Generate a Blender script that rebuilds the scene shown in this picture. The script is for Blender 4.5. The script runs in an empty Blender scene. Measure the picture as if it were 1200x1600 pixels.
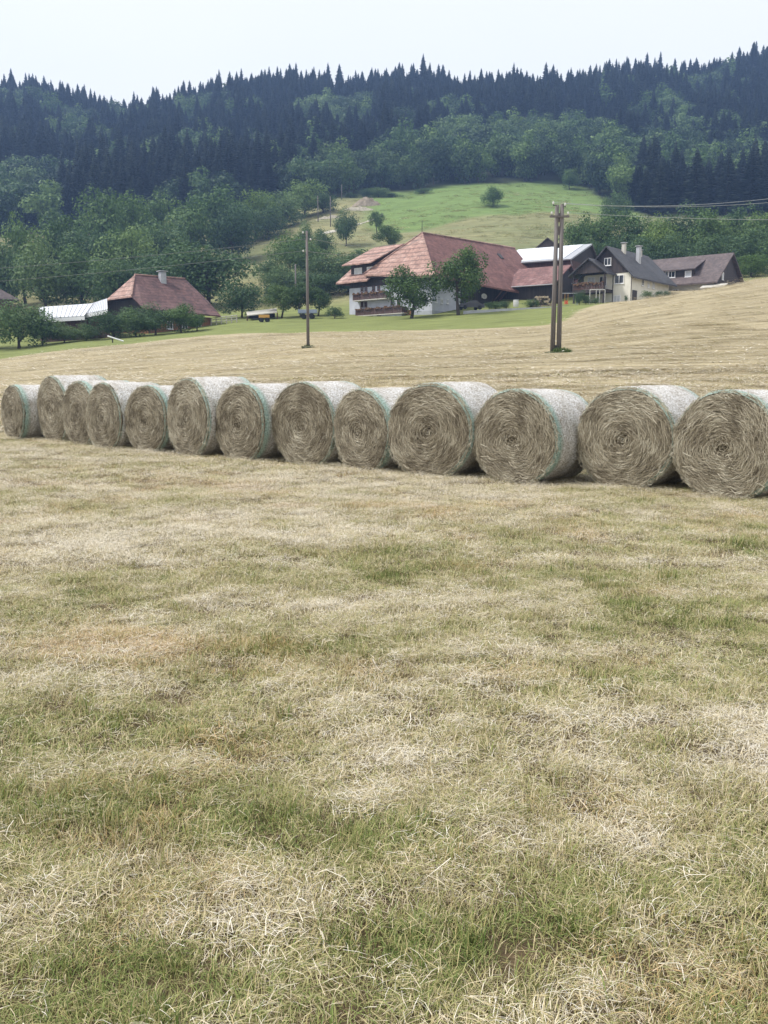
import bpy, math, random
import numpy as np
from mathutils import Vector, Matrix
R = math.radians
scene = bpy.context.scene
col = scene.collection
random.seed(7)
RNG = np.random.default_rng(11)

# ------------------------------------------------------------------ camera
FPX, YH, CAMZ = 1400.0, 596.0, 1.40            # focal length and horizon row in photograph pixels, eye height
PITCH = math.atan((800 - YH) / FPX)
cam = bpy.data.cameras.new('camera')
cam.sensor_fit = 'VERTICAL'; cam.sensor_height = 36.0; cam.lens = 36.0 * FPX / 1600.0
cam.clip_start = 0.05; cam.clip_end = 4000
co = bpy.data.objects.new('camera', cam); col.objects.link(co)
co.location = (0, 0, CAMZ); co.rotation_euler = (R(90) - PITCH, 0, 0)
scene.camera = co

# ------------------------------------------------------------------ sky, sun, exposure
SUN_EL, SUN_AZ = 54.0, -94.0                    # azimuth from +Y towards +X (sun stands high, to the left)
world = bpy.data.worlds.new('World'); scene.world = world; world.use_nodes = True
wn, wl = world.node_tree.nodes, world.node_tree.links
wn.clear()
out = wn.new('ShaderNodeOutputWorld')
sky = wn.new('ShaderNodeTexSky'); sky.sky_type = 'NISHITA'; sky.sun_disc = False
sky.sun_elevation = R(SUN_EL); sky.sun_rotation = R(SUN_AZ); sky.dust_density = 3.0; sky.altitude = 300
bg1 = wn.new('ShaderNodeBackground'); bg1.inputs['Strength'].default_value = 0.07
bg2 = wn.new('ShaderNodeBackground'); bg2.inputs['Strength'].default_value = 0.67   # closed layer of thin white cloud
tc = wn.new('ShaderNodeTexCoord'); nz = wn.new('ShaderNodeTexNoise'); nz.inputs['Scale'].default_value = 2.2
nz.inputs['Detail'].default_value = 5
rp = wn.new('ShaderNodeValToRGB')
rp.color_ramp.elements[0].position = 0.3; rp.color_ramp.elements[0].color = (0.95, 0.96, 0.95, 1)
rp.color_ramp.elements[1].position = 0.7; rp.color_ramp.elements[1].color = (1.0, 0.995, 0.965, 1)
mx = wn.new('ShaderNodeMixShader'); mx.inputs[0].default_value = 0.88
wl.new(tc.outputs['Generated'], nz.inputs['Vector']); wl.new(nz.outputs['Fac'], rp.inputs['Fac'])
wl.new(rp.outputs['Color'], bg2.inputs['Color']); wl.new(sky.outputs[0], bg1.inputs['Color'])
wl.new(bg1.outputs[0], mx.inputs[1]); wl.new(bg2.outputs[0], mx.inputs[2]); wl.new(mx.outputs[0], out.inputs['Surface'])
sl = bpy.data.lights.new('sun', 'SUN'); sl.energy = 2.4; sl.angle = R(12); sl.color = (1.0, 0.96, 0.9)
so = bpy.data.objects.new('sun', sl); col.objects.link(so)
sd = Vector((math.sin(R(SUN_AZ)) * math.cos(R(SUN_EL)), math.cos(R(SUN_AZ)) * math.cos(R(SUN_EL)), math.sin(R(SUN_EL))))
so.rotation_euler = sd.to_track_quat('Z', 'Y').to_euler(); so.location = (0, 0, 60)
sky.sun_rotation = math.atan2(sd.x, sd.y)
vs = scene.view_settings
vs.view_transform = 'Standard'; vs.look = 'None'; vs.exposure = 0.95; vs.gamma = 1.0; vs.use_curve_mapping = False
scene.render.engine = 'CYCLES'
cy = scene.cycles
cy.max_bounces = 5; cy.diffuse_bounces = 3; cy.glossy_bounces = 2; cy.transmission_bounces = 3
cy.transparent_max_bounces = 6; cy.volume_bounces = 0; cy.use_denoising = True
cy.caustics_reflective = False; cy.caustics_refractive = False

# ------------------------------------------------------------------ pixel helpers (a pixel gives a direction, Y the depth)
CP, SP = math.cos(PITCH), math.sin(PITCH)
def ray(px, py):
    a = (px - 600) / FPX; b = (800 - py) / FPX
    return Vector((a, CP + SP * b, -SP + CP * b))
def at(px, py, Y):
    d = ray(px, py); return Vector((0, 0, CAMZ)) + d * (Y / d.y)
def on_ground0(px, py):
    d = ray(px, py); return Vector((0, 0, CAMZ)) + d * (-CAMZ / d.z)
def project(x, y, z):
    dz = z - CAMZ
    f = y * CP - dz * SP; up = y * SP + dz * CP
    return 600 + FPX * x / f, 800 - FPX * up / f
def ux(px, Y):                                   # X at image column px for depth Y (near the horizon row)
    return (px - 600) / FPX * Y * 1.0

# ------------------------------------------------------------------ numpy noise
def _hash(ix, iy, seed):
    h = (ix.astype(np.int64) * 374761393 + iy.astype(np.int64) * 668265263 + seed * 974711) & 0xffffffff
    h = ((h ^ (h >> 13)) * 1274126177) & 0xffffffff
    return ((h ^ (h >> 16)) & 0xffff) / 65535.0
def vnoise(x, y, seed=0):
    ix = np.floor(x); iy = np.floor(y); fx = x - ix; fy = y - iy
    fx = fx * fx * (3 - 2 * fx); fy = fy * fy * (3 - 2 * fy)
    a = _hash(ix, iy, seed); b = _hash(ix + 1, iy, seed); c = _hash(ix, iy + 1, seed); d = _hash(ix + 1, iy + 1, seed)
    return (a * (1 - fx) + b * fx) * (1 - fy) + (c * (1 - fx) + d * fx) * fy
def fbm(x, y, seed=0, o=4):
    s = 0; a = 0.5; t = 0
    for k in range(o):
        s = s + a * vnoise(x * 2 ** k + 17.3 * k, y * 2 ** k - 9.1 * k, seed + k); t += a; a *= 0.5
    return s / t

# ------------------------------------------------------------------ object helpers
def tag(o, label=None, cat=None, group=None, kind=None):
    if label: o['label'] = label
    if cat: o['category'] = cat
    if group: o['group'] = group
    if kind: o['kind'] = kind
    return o
def empty(name, loc, label=None, cat=None, group=None):
    o = bpy.data.objects.new(name, None); col.objects.link(o); o.location = loc
    o.empty_display_size = 0.2
    return tag(o, label, cat, group)
def np_mesh(name, V, F, mats, mi=None, attrs=None, smooth=False):
    """V (n,3); F an (m,k) array or a list of such arrays."""
    me = bpy.data.meshes.new(name)
    if isinstance(F, np.ndarray): F = [F]
    F = [f for f in F if len(f)]
    loops = np.concatenate([f.ravel() for f in F]).astype(np.int32)
    tot = np.concatenate([np.full(len(f), f.shape[1]) for f in F]).astype(np.int32)
    me.vertices.add(len(V)); me.vertices.foreach_set('co', np.asarray(V, dtype=np.float32).ravel())
    me.loops.add(len(loops)); me.loops.foreach_set('vertex_index', loops)
    me.polygons.add(len(tot)); me.polygons.foreach_set('loop_start', np.concatenate([[0], np.cumsum(tot)[:-1]]).astype(np.int32))
    me.polygons.foreach_set('loop_total', tot)
    for m in (mats if isinstance(mats, (list, tuple)) else [mats]): me.materials.append(m)
    if mi is not None: me.polygons.foreach_set('material_index', np.asarray(mi, dtype=np.int32))
    if smooth: me.polygons.foreach_set('use_smooth', np.ones(len(tot), dtype=bool))
    for k, (t, a) in (attrs or {}).items():
        at_ = me.attributes.new(k, t, 'POINT')
        at_.data.foreach_set('color' if t == 'FLOAT_COLOR' else ('vector' if t == 'FLOAT_VECTOR' else 'value'), np.asarray(a).ravel())
    me.update(calc_edges=True); me.validate()
    return me
def link_mesh(name, me, parent=None, loc=None):
    o = bpy.data.objects.new(name, me); col.objects.link(o)
    if parent: o.parent = parent
    if loc is not None: o.location = loc
    return o

class MB:
    """collects solids in world coordinates; build() makes ONE mesh object, relative to its parent's place"""
    def __init__(s): s.v = []; s.f = []
    def add(s, vs, fs):
        n = len(s.v); s.v += [Vector(v) for v in vs]; s.f += [tuple(i + n for i in f) for f in fs]; return s
    def slab(s, pts, off):
        pts = [Vector(p) for p in pts]; off = Vector(off); n = len(pts)
        fs = [tuple(range(n)), tuple(range(2 * n - 1, n - 1, -1))]
        fs += [((i + 1) % n, i, n + i, n + (i + 1) % n) for i in range(n)]
        return s.add(pts + [p + off for p in pts], fs)
    def prism(s, foot, zb, zt):
        return s.slab([(p[0], p[1], zt) for p in foot], (0, 0, zb - zt))
    def tube(s, p0, p1, r0, r1=None, n=8, caps=True):
        p0, p1 = Vector(p0), Vector(p1); r1 = r0 if r1 is None else r1
        d = (p1 - p0).normalized(); a = d.orthogonal().normalized(); b = d.cross(a)
        vs = []
        for p, r in ((p0, r0), (p1, r1)):
            vs += [p + (a * math.cos(2 * math.pi * i / n) + b * math.sin(2 * math.pi * i / n)) * r for i in range(n)]
        fs = [(i, (i + 1) % n, n + (i + 1) % n, n + i) for i in range(n)]
        if caps: fs += [tuple(range(n - 1, -1, -1)), tuple(range(n, 2 * n))]
        return s.add(vs, fs)
    def path(s, pts, r, n=6):
        for a, b in zip(pts[:-1], pts[1:]): s.tube(a, b, r, r, n, False)
        return s
    def obox(s, c, ax, sz):
        """oriented box: centre, three unit axes, full sizes"""
        c = Vector(c); hx, hy, hz = [Vector(a) * (k / 2) for a, k in zip(ax, sz)]
        vs = [c + hx * i + hy * j + hz * k for i in (-1, 1) for j in (-1, 1) for k in (-1, 1)]
        return s.add(vs, [(0, 1, 3, 2), (4, 6, 7, 5), (0, 4, 5, 1), (2, 3, 7, 6), (0, 2, 6, 4), (1, 5, 7, 3)])
    def build(s, name, mat, parent=None, label=None, smooth=False):
        org = Vector((0, 0, 0)); p = parent
        while p is not None: org += p.location; p = p.parent
        me = bpy.data.meshes.new(name)
        me.from_pydata([tuple(v - org) for v in s.v], [], s.f); me.update(); me.materials.append(mat)
        import bmesh
        bm = bmesh.new(); bm.from_mesh(me); bmesh.ops.recalc_face_normals(bm, faces=bm.faces); bm.to_mesh(me); bm.free()
        if smooth:
            for q in me.polygons: q.use_smooth = True
        o = link_mesh(name, me, parent)
        if label: o['label'] = label
        return o

# ------------------------------------------------------------------ materials
def new_mat(name):
    m = bpy.data.materials.new(name); m.use_nodes = True
    nt = m.node_tree; b = nt.nodes['Principled BSDF']
    return m, nt, nt.nodes, nt.links, b
def ramp(n, stops):
    r = n.new('ShaderNodeValToRGB'); e = r.color_ramp.elements
    while len(e) < len(stops): e.new(0.5)
    for k, (p, c) in zip(e, stops): k.position = p; k.color = (*c, 1)
    return r
def surf(name, c0, c1, scale=3.0, rough=0.85, bump=0.2, bscale=None, stretch=(1, 1, 1), spec=0.3, bdist=0.02, detail=6):
    """plain surface: two tones mixed by object-space noise, with fine relief"""
    m, nt, n, l, b = new_mat(name)
    g = n.new('ShaderNodeNewGeometry'); mp = n.new('ShaderNodeMapping'); mp.inputs['Scale'].default_value = stretch
    l.new(g.outputs['Position'], mp.inputs['Vector'])
    t = n.new('ShaderNodeTexNoise'); t.inputs['Scale'].default_value = scale; t.inputs['Detail'].default_value = detail
    l.new(mp.outputs[0], t.inputs['Vector'])
    r = ramp(n, [(0.3, c0), (0.7, c1)]); l.new(t.outputs['Fac'], r.inputs['Fac']); l.new(r.outputs[0], b.inputs['Base Color'])
    b.inputs['Roughness'].default_value = rough; b.inputs['Specular IOR Level'].default_value = spec
    if bump:
        t2 = n.new('ShaderNodeTexNoise'); t2.inputs['Scale'].default_value = bscale or scale * 6; t2.inputs['Detail'].default_value = 4
        l.new(mp.outputs[0], t2.inputs['Vector'])
        bp = n.new('ShaderNodeBump'); bp.inputs['Strength'].default_value = bump; bp.inputs['Distance'].default_value = bdist
        l.new(t2.outputs['Fac'], bp.inputs['Height']); l.new(bp.outputs[0], b.inputs['Normal'])
    return m
def tiles(name, c0, c1, c2, period=0.42, contrast=0.5, rough=0.8):
    """tiled roof: courses along the slope, weather stains"""
    m, nt, n, l, b = new_mat(name)
    g = n.new('ShaderNodeNewGeometry')
    w = n.new('ShaderNodeTexWave'); w.wave_type = 'BANDS'; w.bands_direction = 'Z'; w.wave_profile = 'SAW'
    w.inputs['Scale'].default_value = 0.314 / period; w.inputs['Distortion'].default_value = 1.2; w.inputs['Detail'].default_value = 2
    w.inputs['Detail Scale'].default_value = 1.5
    l.new(g.outputs['Position'], w.inputs['Vector'])
    t = n.new('ShaderNodeTexNoise'); t.inputs['Scale'].default_value = 0.5; t.inputs['Detail'].default_value = 8; t.inputs['Roughness'].default_value = 0.65
    l.new(g.outputs['Position'], t.inputs['Vector'])
    r = ramp(n, [(0.3, c0), (0.5, c1), (0.72, c2)]); l.new(t.outputs['Fac'], r.inputs['Fac'])
    v = n.new('ShaderNodeTexVoronoi'); v.inputs['Scale'].default_value = 2.6; l.new(g.outputs['Position'], v.inputs['Vector'])
    hs = n.new('ShaderNodeHueSaturation'); l.new(r.outputs[0], hs.inputs['Color'])
    mv = n.new('ShaderNodeMapRange'); mv.inputs['To Min'].default_value = 0.72; mv.inputs['To Max'].default_value = 1.25
    sv = n.new('ShaderNodeSeparateColor'); l.new(v.outputs['Color'], sv.inputs[0]); l.new(sv.outputs[0], mv.inputs['Value']); l.new(mv.outputs[0], hs.inputs['Value'])
    mxx = n.new('ShaderNodeMix'); mxx.data_type = 'RGBA'; mxx.blend_type = 'MULTIPLY'; mxx.inputs['Factor'].default_value = contrast
    l.new(hs.outputs[0], mxx.inputs['A'])
    r2 = ramp(n, [(0.0, (0.25, 0.25, 0.25)), (0.35, (1, 1, 1))]); l.new(w.outputs['Fac'], r2.inputs['Fac']); l.new(r2.outputs[0], mxx.inputs['B'])
    l.new(mxx.outputs['Result'], b.inputs['Base Color'])
    bp = n.new('ShaderNodeBump'); bp.inputs['Strength'].default_value = 0.5; bp.inputs['Distance'].default_value = 0.04
    l.new(w.outputs['Fac'], bp.inputs['Height']); l.new(bp.outputs[0], b.inputs['Normal'])
    b.inputs['Roughness'].default_value = rough
    return m
def boards(name, c0, c1, period=0.25):
    m, nt, n, l, b = new_mat(name)
    g = n.new('ShaderNodeNewGeometry'); mp = n.new('ShaderNodeMapping'); mp.inputs['Scale'].default_value = (1 / period, 1 / period, 0.15)
    l.new(g.outputs['Position'], mp.inputs['Vector'])
    t = n.new('ShaderNodeTexNoise'); t.inputs['Scale'].default_value = 1.0; t.inputs['Detail'].default_value = 5; l.new(mp.outputs[0], t.inputs['Vector'])
    r = ramp(n, [(0.3, c0), (0.7, c1)]); l.new(t.outputs['Fac'], r.inputs['Fac']); l.new(r.outputs[0], b.inputs['Base Color'])
    bp = n.new('ShaderNodeBump'); bp.inputs['Strength'].default_value = 0.5; bp.inputs['Distance'].default_value = 0.03
    l.new(t.outputs['Fac'], bp.inputs['Height']); l.new(bp.outputs[0], b.inputs['Normal'])
    b.inputs['Roughness'].default_value = 0.75
    return m
def leaf_mat(name, dark, mid, light, trans=0.25):
    m, nt, n, l, b = new_mat(name)
    oi = n.new('ShaderNodeObjectInfo'); a = n.new('ShaderNodeAttribute'); a.attribute_name = 'lv'
    ad = n.new('ShaderNodeMath'); ad.operation = 'MULTIPLY_ADD'; ad.inputs[1].default_value = 0.45; l.new(oi.outputs['Random'], ad.inputs[0])
    a2 = n.new('ShaderNodeMath'); a2.operation = 'MULTIPLY'; a2.inputs[1].default_value = 0.55; l.new(a.outputs['Fac'], a2.inputs[0]); l.new(a2.outputs[0], ad.inputs[2])
    r = ramp(n, [(0.1, dark), (0.5, mid), (0.92, light)]); l.new(ad.outputs[0], r.inputs['Fac'])
    l.new(r.outputs[0], b.inputs['Base Color']); b.inputs['Roughness'].default_value = 0.65; b.inputs['Specular IOR Level'].default_value = 0.25
    tr = n.new('ShaderNodeBsdfTranslucent'); l.new(r.outputs[0], tr.inputs['Color'])
    ms = n.new('ShaderNodeMixShader'); ms.inputs[0].default_value = trans
    l.new(b.outputs[0], ms.inputs[1]); l.new(tr.outputs[0], ms.inputs[2]); l.new(ms.outputs[0], n['Material Output'].inputs['Surface'])
    return m

M = {}
M['white'] = surf('plaster_white', (.44, .46, .53), (.56, .58, .65), 0.9)
M['plinth'] = surf('plaster_grey', (.33, .35, .40), (.42, .44, .48), 1.2)
M['cream'] = surf('plaster_cream', (.62, .60, .53), (.74, .72, .65), 0.8)
M['sand'] = surf('plaster_sand', (.42, .41, .38), (.54, .52, .47), 0.8)
M['darkwood'] = boards('dark_timber', (.020, .016, .018), (.055, .040, .040))
M['redwood'] = boards('red_brown_timber', (.060, .030, .028), (.12, .060, .050))
M['orangewood'] = boards('orange_timber', (.20, .09, .04), (.30, .14, .07))
M['rail'] = boards('railing_timber', (.055, .030, .026), (.11, .055, .045))
M['roof_red'] = tiles('roof_tiles_red', (.125, .058, .051), (.175, .080, .070), (.225, .112, .096), 0.45, 0.25)
M['roof_hip'] = tiles('roof_tiles_red_lit', (.24, .14, .115), (.33, .20, .165), (.42, .29, .245), 0.75, 0.85)  # light on left-facing slopes painted in as paler tones; stripes are tile courses
M['roof_old'] = tiles('roof_tiles_mottled', (.065, .038, .038), (.120, .062, .060), (.175, .10, .092), 0.5, 0.5)
M['roof_annex'] = tiles('roof_tiles_lichen', (.10, .058, .056), (.175, .085, .080), (.26, .16, .15), 0.45, 0.3)
M['roof_dark'] = tiles('roof_tiles_slate', (.028, .028, .034), (.046, .045, .052), (.068, .066, .074), 0.4, 0.3, 0.6)
M['roof_brown'] = tiles('roof_tiles_brown', (.062, .046, .048), (.094, .070, .070), (.13, .10, .098), 0.4, 0.3, 0.65)
M['sheet'] = surf('white_sheet_metal', (.58, .60, .65), (.68, .70, .74), 0.6, rough=0.4, bump=0.05, spec=0.5)
M['solar'] = surf('solar_glass', (.66, .70, .76), (.74, .77, .82), 0.4, rough=0.18, bump=0, spec=0.8)  # bright sky reflected in the panels is put into the pale base colour
M['alu'] = surf('grey_aluminium', (.30, .31, .34), (.40, .41, .44), 2.0, rough=0.45, spec=0.5)
M['frame_white'] = surf('window_frame_white', (.72, .73, .76), (.80, .80, .82), 2.0, rough=0.5)
M['pane'] = surf('window_glass', (.020, .024, .032), (.035, .040, .050), 1.0, rough=0.08, bump=0, spec=0.6)
M['curtain'] = surf('curtain_glass', (.48, .50, .54), (.60, .62, .66), 2.0, rough=0.4, bump=0)
M['flowers'] = surf('flower_box_blooms', (.16, .03, .04), (.10, .12, .05), 9.0, bump=0.6)
M['concrete'] = surf('concrete', (.36, .37, .40), (.48, .49, .52), 1.5, rough=0.9)
M['asphalt'] = surf('yard_asphalt', (.26, .27, .29), (.34, .35, .37), 1.0, rough=0.9)
M['polewood'] = boards('weathered_pole_wood', (.085, .075, .072), (.16, .145, .14), 0.05)
M['iron'] = surf('dark_iron', (.03, .03, .032), (.05, .05, .052), 3.0, rough=0.5)
M['porcelain'] = surf('porcelain', (.5, .5, .48), (.6, .6, .58), 5.0, rough=0.3, bump=0)
M['wire'] = surf('weathered_cable', (.30, .33, .34), (.36, .39, .40), 2.0, rough=0.5, bump=0)
M['wire_dark'] = surf('dull_cable', (.13, .15, .15), (.17, .19, .19), 2.0, rough=0.6, bump=0)
M['bark'] = surf('bark', (.035, .028, .024), (.075, .062, .052), 3.0, bump=0.5, stretch=(4, 4, 1))
M['leaf_a'] = leaf_mat('broadleaf_green', (.034, .076, .024), (.086, .155, .046), (.175, .255, .080))
M['leaf_b'] = leaf_mat('broadleaf_dark', (.030, .068, .030), (.072, .132, .052), (.150, .220, .082))
M['leaf_c'] = leaf_mat('broadleaf_bright', (.045, .095, .020), (.100, .175, .040), (.180, .255, .070))
M['leaf_d'] = leaf_mat('fruit_tree_leaf', (.026, .060, .018), (.068, .125, .036), (.150, .220, .066))
M['needle'] = leaf_mat('spruce_needles', (.008, .018, .019), (.019, .034, .033), (.050, .070, .052), 0.1)
M['logend'] = surf('cut_logs', (.30, .22, .15), (.52, .45, .36), 3.0)
M['stone'] = surf('pale_rubble', (.24, .215, .165), (.38, .345, .28), 1.5, bump=0.6)
M['soil'] = surf('dug_earth', (.17, .14, .105), (.30, .25, .19), 1.2, bump=0.8)
M['path'] = surf('gravel_path', (.38, .36, .30), (.52, .49, .42), 1.0)
M['orange'] = surf('orange_plastic', (.62, .13, .06), (.72, .18, .08), 3.0, rough=0.5)
M['yellow'] = surf('ochre_paint', (.50, .27, .06), (.60, .33, .09), 3.0, rough=0.5)
M['steelblue'] = surf('blue_grey_metal', (.22, .26, .36), (.30, .34, .45), 2.0, rough=0.45)
M['carpaint'] = surf('dark_blue_car_paint', (.015, .018, .030), (.022, .026, .042), 2.0, rough=0.25, bump=0, spec=0.6)
M['rubber'] = surf('tyre_rubber', (.015, .015, .015), (.025, .025, .025), 5.0)
M['rustplow'] = surf('weathered_plank', (.40, .38, .34), (.52, .50, .46), 3.0)

# ------------------------------------------------------------------ terrain heights
PROF = {   # image column: (depth, image row) pairs along which the ground runs
    -700: [(60, 612), (100, 585), (130, 572), (150, 560), (220, 480), (300, 400), (400, 330), (550, 230), (720, 150)],
    -300: [(60, 608), (100, 578), (130, 565), (150, 552), (220, 475), (300, 400), (400, 335), (550, 230), (720, 150)],
    0:    [(40, 612), (60, 600), (100, 566), (130, 553), (150, 541), (220, 470), (300, 400), (400, 335), (550, 230), (720, 150)],
    100:  [(40, 606), (60, 592), (100, 556), (130, 543), (150, 531), (220, 470), (300, 400), (400, 335), (550, 225), (720, 146)],
    240:  [(40, 602), (60, 582), (100, 545), (130, 530), (150, 519), (200, 478), (260, 430), (350, 360), (450, 290), (600, 222), (720, 202)],
    135:  [(40, 605), (60, 589), (100, 553), (130, 539), (150, 528), (220, 471), (300, 402), (400, 337), (550, 235), (640, 200), (720, 176)],
    300:  [(40, 599), (60, 577), (100, 540), (130, 525), (150, 515), (200, 475), (260, 424), (350, 352), (450, 285), (600, 210), (720, 178)],
    340:  [(40, 596), (60, 573), (100, 537), (130, 521), (150, 511), (200, 473), (260, 419), (350, 347), (450, 283), (600, 205), (720, 160)],
    400:  [(40, 592), (60, 567), (100, 531), (130, 516), (155, 503), (200, 470), (260, 412), (300, 378), (400, 318), (500, 250), (720, 146)],
    500:  [(40, 588), (60, 558), (71, 538), (100, 526), (130, 511), (155, 500), (200, 462), (250, 400), (300, 352), (380, 310), (480, 260), (720, 148)],
    600:  [(40, 586), (60, 555), (100, 523), (130, 507), (155, 497), (200, 450), (230, 405), (270, 370), (330, 328), (380, 306), (480, 250), (720, 146)],
    700:  [(40, 584), (60, 552), (100, 521), (130, 502), (150, 489), (200, 438), (240, 392), (280, 355), (340, 318), (390, 294), (480, 243), (720, 146)],
    860:  [(40, 580), (55, 551), (80, 525), (100, 510), (130, 488), (150, 480), (200, 432), (240, 388), (300, 338), (360, 303), (400, 284), (520, 222), (720, 150)],
    960:  [(40, 577), (55, 546), (80, 505), (105, 477), (130, 472), (155, 473), (200, 430), (250, 390), (320, 343), (380, 310), (450, 265), (560, 200), (720, 138)],
    1080: [(40, 575), (55, 541), (80, 488), (108, 453), (130, 456), (155, 462), (200, 424), (250, 387), (320, 340), (390, 305), (450, 265), (560, 195), (720, 121)],
    1200: [(40, 573), (55, 537), (80, 474), (108, 431), (130, 436), (155, 446), (200, 418), (250, 385), (320, 340), (400, 300), (450, 265), (560, 190), (720, 98)],
    1500: [(40, 570), (55, 528), (80, 452), (108, 398), (130, 398), (155, 405), (200, 395), (250, 370), (320, 330), (400, 295), (450, 262), (560, 190), (720, 100)],
    1900: [(40, 567), (55, 520), (80, 440), (108, 380), (130, 378), (155, 380), (200, 370), (250, 355), (320, 320), (400, 290), (450, 262), (560, 190), (720, 100)],
}
PXS = sorted(PROF)
LY = np.linspace(math.log(8), math.log(1100), 420); YG = np.exp(LY)
UG = np.linspace(-1.0, 1.0, 401)
def _table():
    T = np.zeros((len(PXS), len(YG)))
    for i, p in enumerate(PXS):
        ys = [8, 24]; zs = [0.0, 0.0]
        for (Y, py) in PROF[p]:
            ys.append(Y); zs.append(at(p, py, Y).z)
        ys += [900, 1100]; zs += [zs[-1] - 30, zs[-1] - 70]
        T[i] = np.interp(YG, ys, zs)
    u = np.array([(p - 600) / FPX for p in PXS])
    H = np.zeros((len(UG), len(YG)))
    for j in range(len(YG)): H[:, j] = np.interp(UG, u, T[:, j])
    def blur(A, s, ax):
        k = np.exp(-0.5 * (np.arange(-3 * s, 3 * s + 1) / s) ** 2); k /= k.sum()
        P = np.pad(A, [(3 * s, 3 * s) if a == ax else (0, 0) for a in (0, 1)], mode='edge')
        return np.apply_along_axis(lambda v: np.convolve(v, k, mode='valid'), ax, P)
    return blur(blur(H, 4, 1), 4, 0)
HT = _table()
def terr(x, y):
    x = np.asarray(x, float); y = np.asarray(y, float)
    yy = np.clip(y, 8.01, 1099); u = np.clip(x / np.maximum(yy, 24), -0.999, 0.999)
    a = (np.log(yy) - LY[0]) / (LY[1] - LY[0]); b = (u + 1) / (UG[1] - UG[0])
    i = np.clip(a.astype(int), 0, len(LY) - 2); j = np.clip(b.astype(int), 0, len(UG) - 2)
    fa = a - i; fb = b - j
    z = (HT[j, i] * (1 - fa) + HT[j, i + 1] * fa) * (1 - fb) + (HT[j + 1, i] * (1 - fa) + HT[j + 1, i + 1] * fa) * fb
    near = np.clip((y - 5) / 20, 0, 1)
    z = z + (fbm(x * 0.35, y * 0.35, 3, 3) - 0.5) * 0.10 * near * np.clip((y - 25) / 20, 0, 1)
    z = z + (fbm(x * 1.3, y * 1.3, 5, 3) - 0.5) * 0.05 * (np.abs(y) < 26)
    far = np.clip((y - 180) / 80, 0, 1)
    return z + (fbm(x * 0.03, y * 0.03, 9, 4) - 0.5) * 5.0 * far
def tz(x, y): return float(terr(np.array([x]), np.array([y]))[0])
def ground_at(px, Y):
    x = (px - 600) / FPX * Y
    z = tz(x, Y)
    for _ in range(4):                           # column px for the true height
        d = ray(px, 800); f = Y * CP - (z - CAMZ) * SP; x = (px - 600) / FPX * f; z = tz(x, Y)
    return Vector((x, Y, z))

# field edge (mown hay against green meadow), read along the ground
def depth_of_row(px, py):
    Ys = np.linspace(35, 170, 500); xs = (px - 600) / FPX * Ys; zs = terr(xs, Ys)
    _, r = project(xs, Ys, zs)
    k = np.where(r <= py)[0]
    return float(Ys[k[0]]) if len(k) else 170.0
EDGE = [(-500, 575), (-200, 572), (0, 563), (60, 553), (120, 545), (200, 538), (330, 524), (450, 521), (560, 517), (700, 515), (850, 509), (880, 500)]
EPX = [e[0] for e in EDGE] + [905, 930, 1000, 1200, 2000]
EYD = [depth_of_row(*e) for e in EDGE] + [125, 140, 172, 172, 172]
def edge_depth(px): return np.interp(px, EPX, EYD)
FRONT_PX = [-700, -300, 0, 100, 240, 400, 480, 560, 650, 720, 800, 850, 900, 950, 1000, 1200, 1900]
FRONT_Y = [290, 300, 335, 345, 355, 370, 372, 385, 388, 392, 400, 404, 392, 345, 325, 315, 300]
def front(px): return np.interp(px, FRONT_PX, FRONT_Y)

def ground_colour(x, y, z):
    """what grows where: base colours of hay stubble, meadow, pasture, forest floor (no light in them)"""
    px = 600 + FPX * x / np.maximum(y, 20)
    n1 = fbm(x * 0.05, y * 0.12, 21, 4); n2 = fbm(x * 0.4, y * 0.9, 31, 3); wob = (fbm(x * 0.08, y * 0.08, 41, 3) - 0.5)
    hay = np.stack([.355 + 0 * x, .302 + 0 * x, .205 + 0 * x], -1) * (0.82 + 0.36 * n1)[..., None]
    kn = np.clip((34 - y) / 12, 0, 1)[..., None]; hay = hay * (1 - kn) + np.array([.125, .092, .058]) * kn      # bare thatch between the tufts
    green = np.array([.190, .215, .080]) * (0.8 + 0.4 * n2)[..., None]
    tan = np.array([.25, .235, .125]) * (0.8 + 0.4 * n2)[..., None]
    past = np.array([.175, .190, .095]) * (0.75 + 0.5 * n2)[..., None]
    brt = np.array([.150, .215, .072]) * (0.85 + 0.3 * n2)[..., None]
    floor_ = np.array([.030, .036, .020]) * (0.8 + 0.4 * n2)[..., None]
    e = edge_depth(px) + wob * 7 + (n2 - 0.5) * 5
    k = np.clip((y - e) / 1.6 + 0.5, 0, 1)[..., None]
    c = hay * (1 - k) + green * k
    # a paler cut strip inside the meadow and the brighter verge at the far left
    k = np.clip((y - 172) / 14, 0, 1)[..., None]
    mixp = np.clip((fbm(x * 0.02, y * 0.05, 51, 4) - 0.35) * 3, 0, 1)[..., None]
    c = c * (1 - k) + (past * (1 - mixp) + tan * mixp) * k
    ub = np.interp(px, [540, 620, 750, 950, 1100], [300, 278, 297, 302, 310]) + wob * 10
    k = np.clip((y - ub) / 5, 0, 1)[..., None] * np.clip((px - 560) / 25, 0, 1)[..., None] * np.clip((1000 - px) / 30, 0, 1)[..., None]
    c = c * (1 - k) + brt * k
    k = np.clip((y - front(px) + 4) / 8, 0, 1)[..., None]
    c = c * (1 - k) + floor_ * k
    return c, px, e

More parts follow.
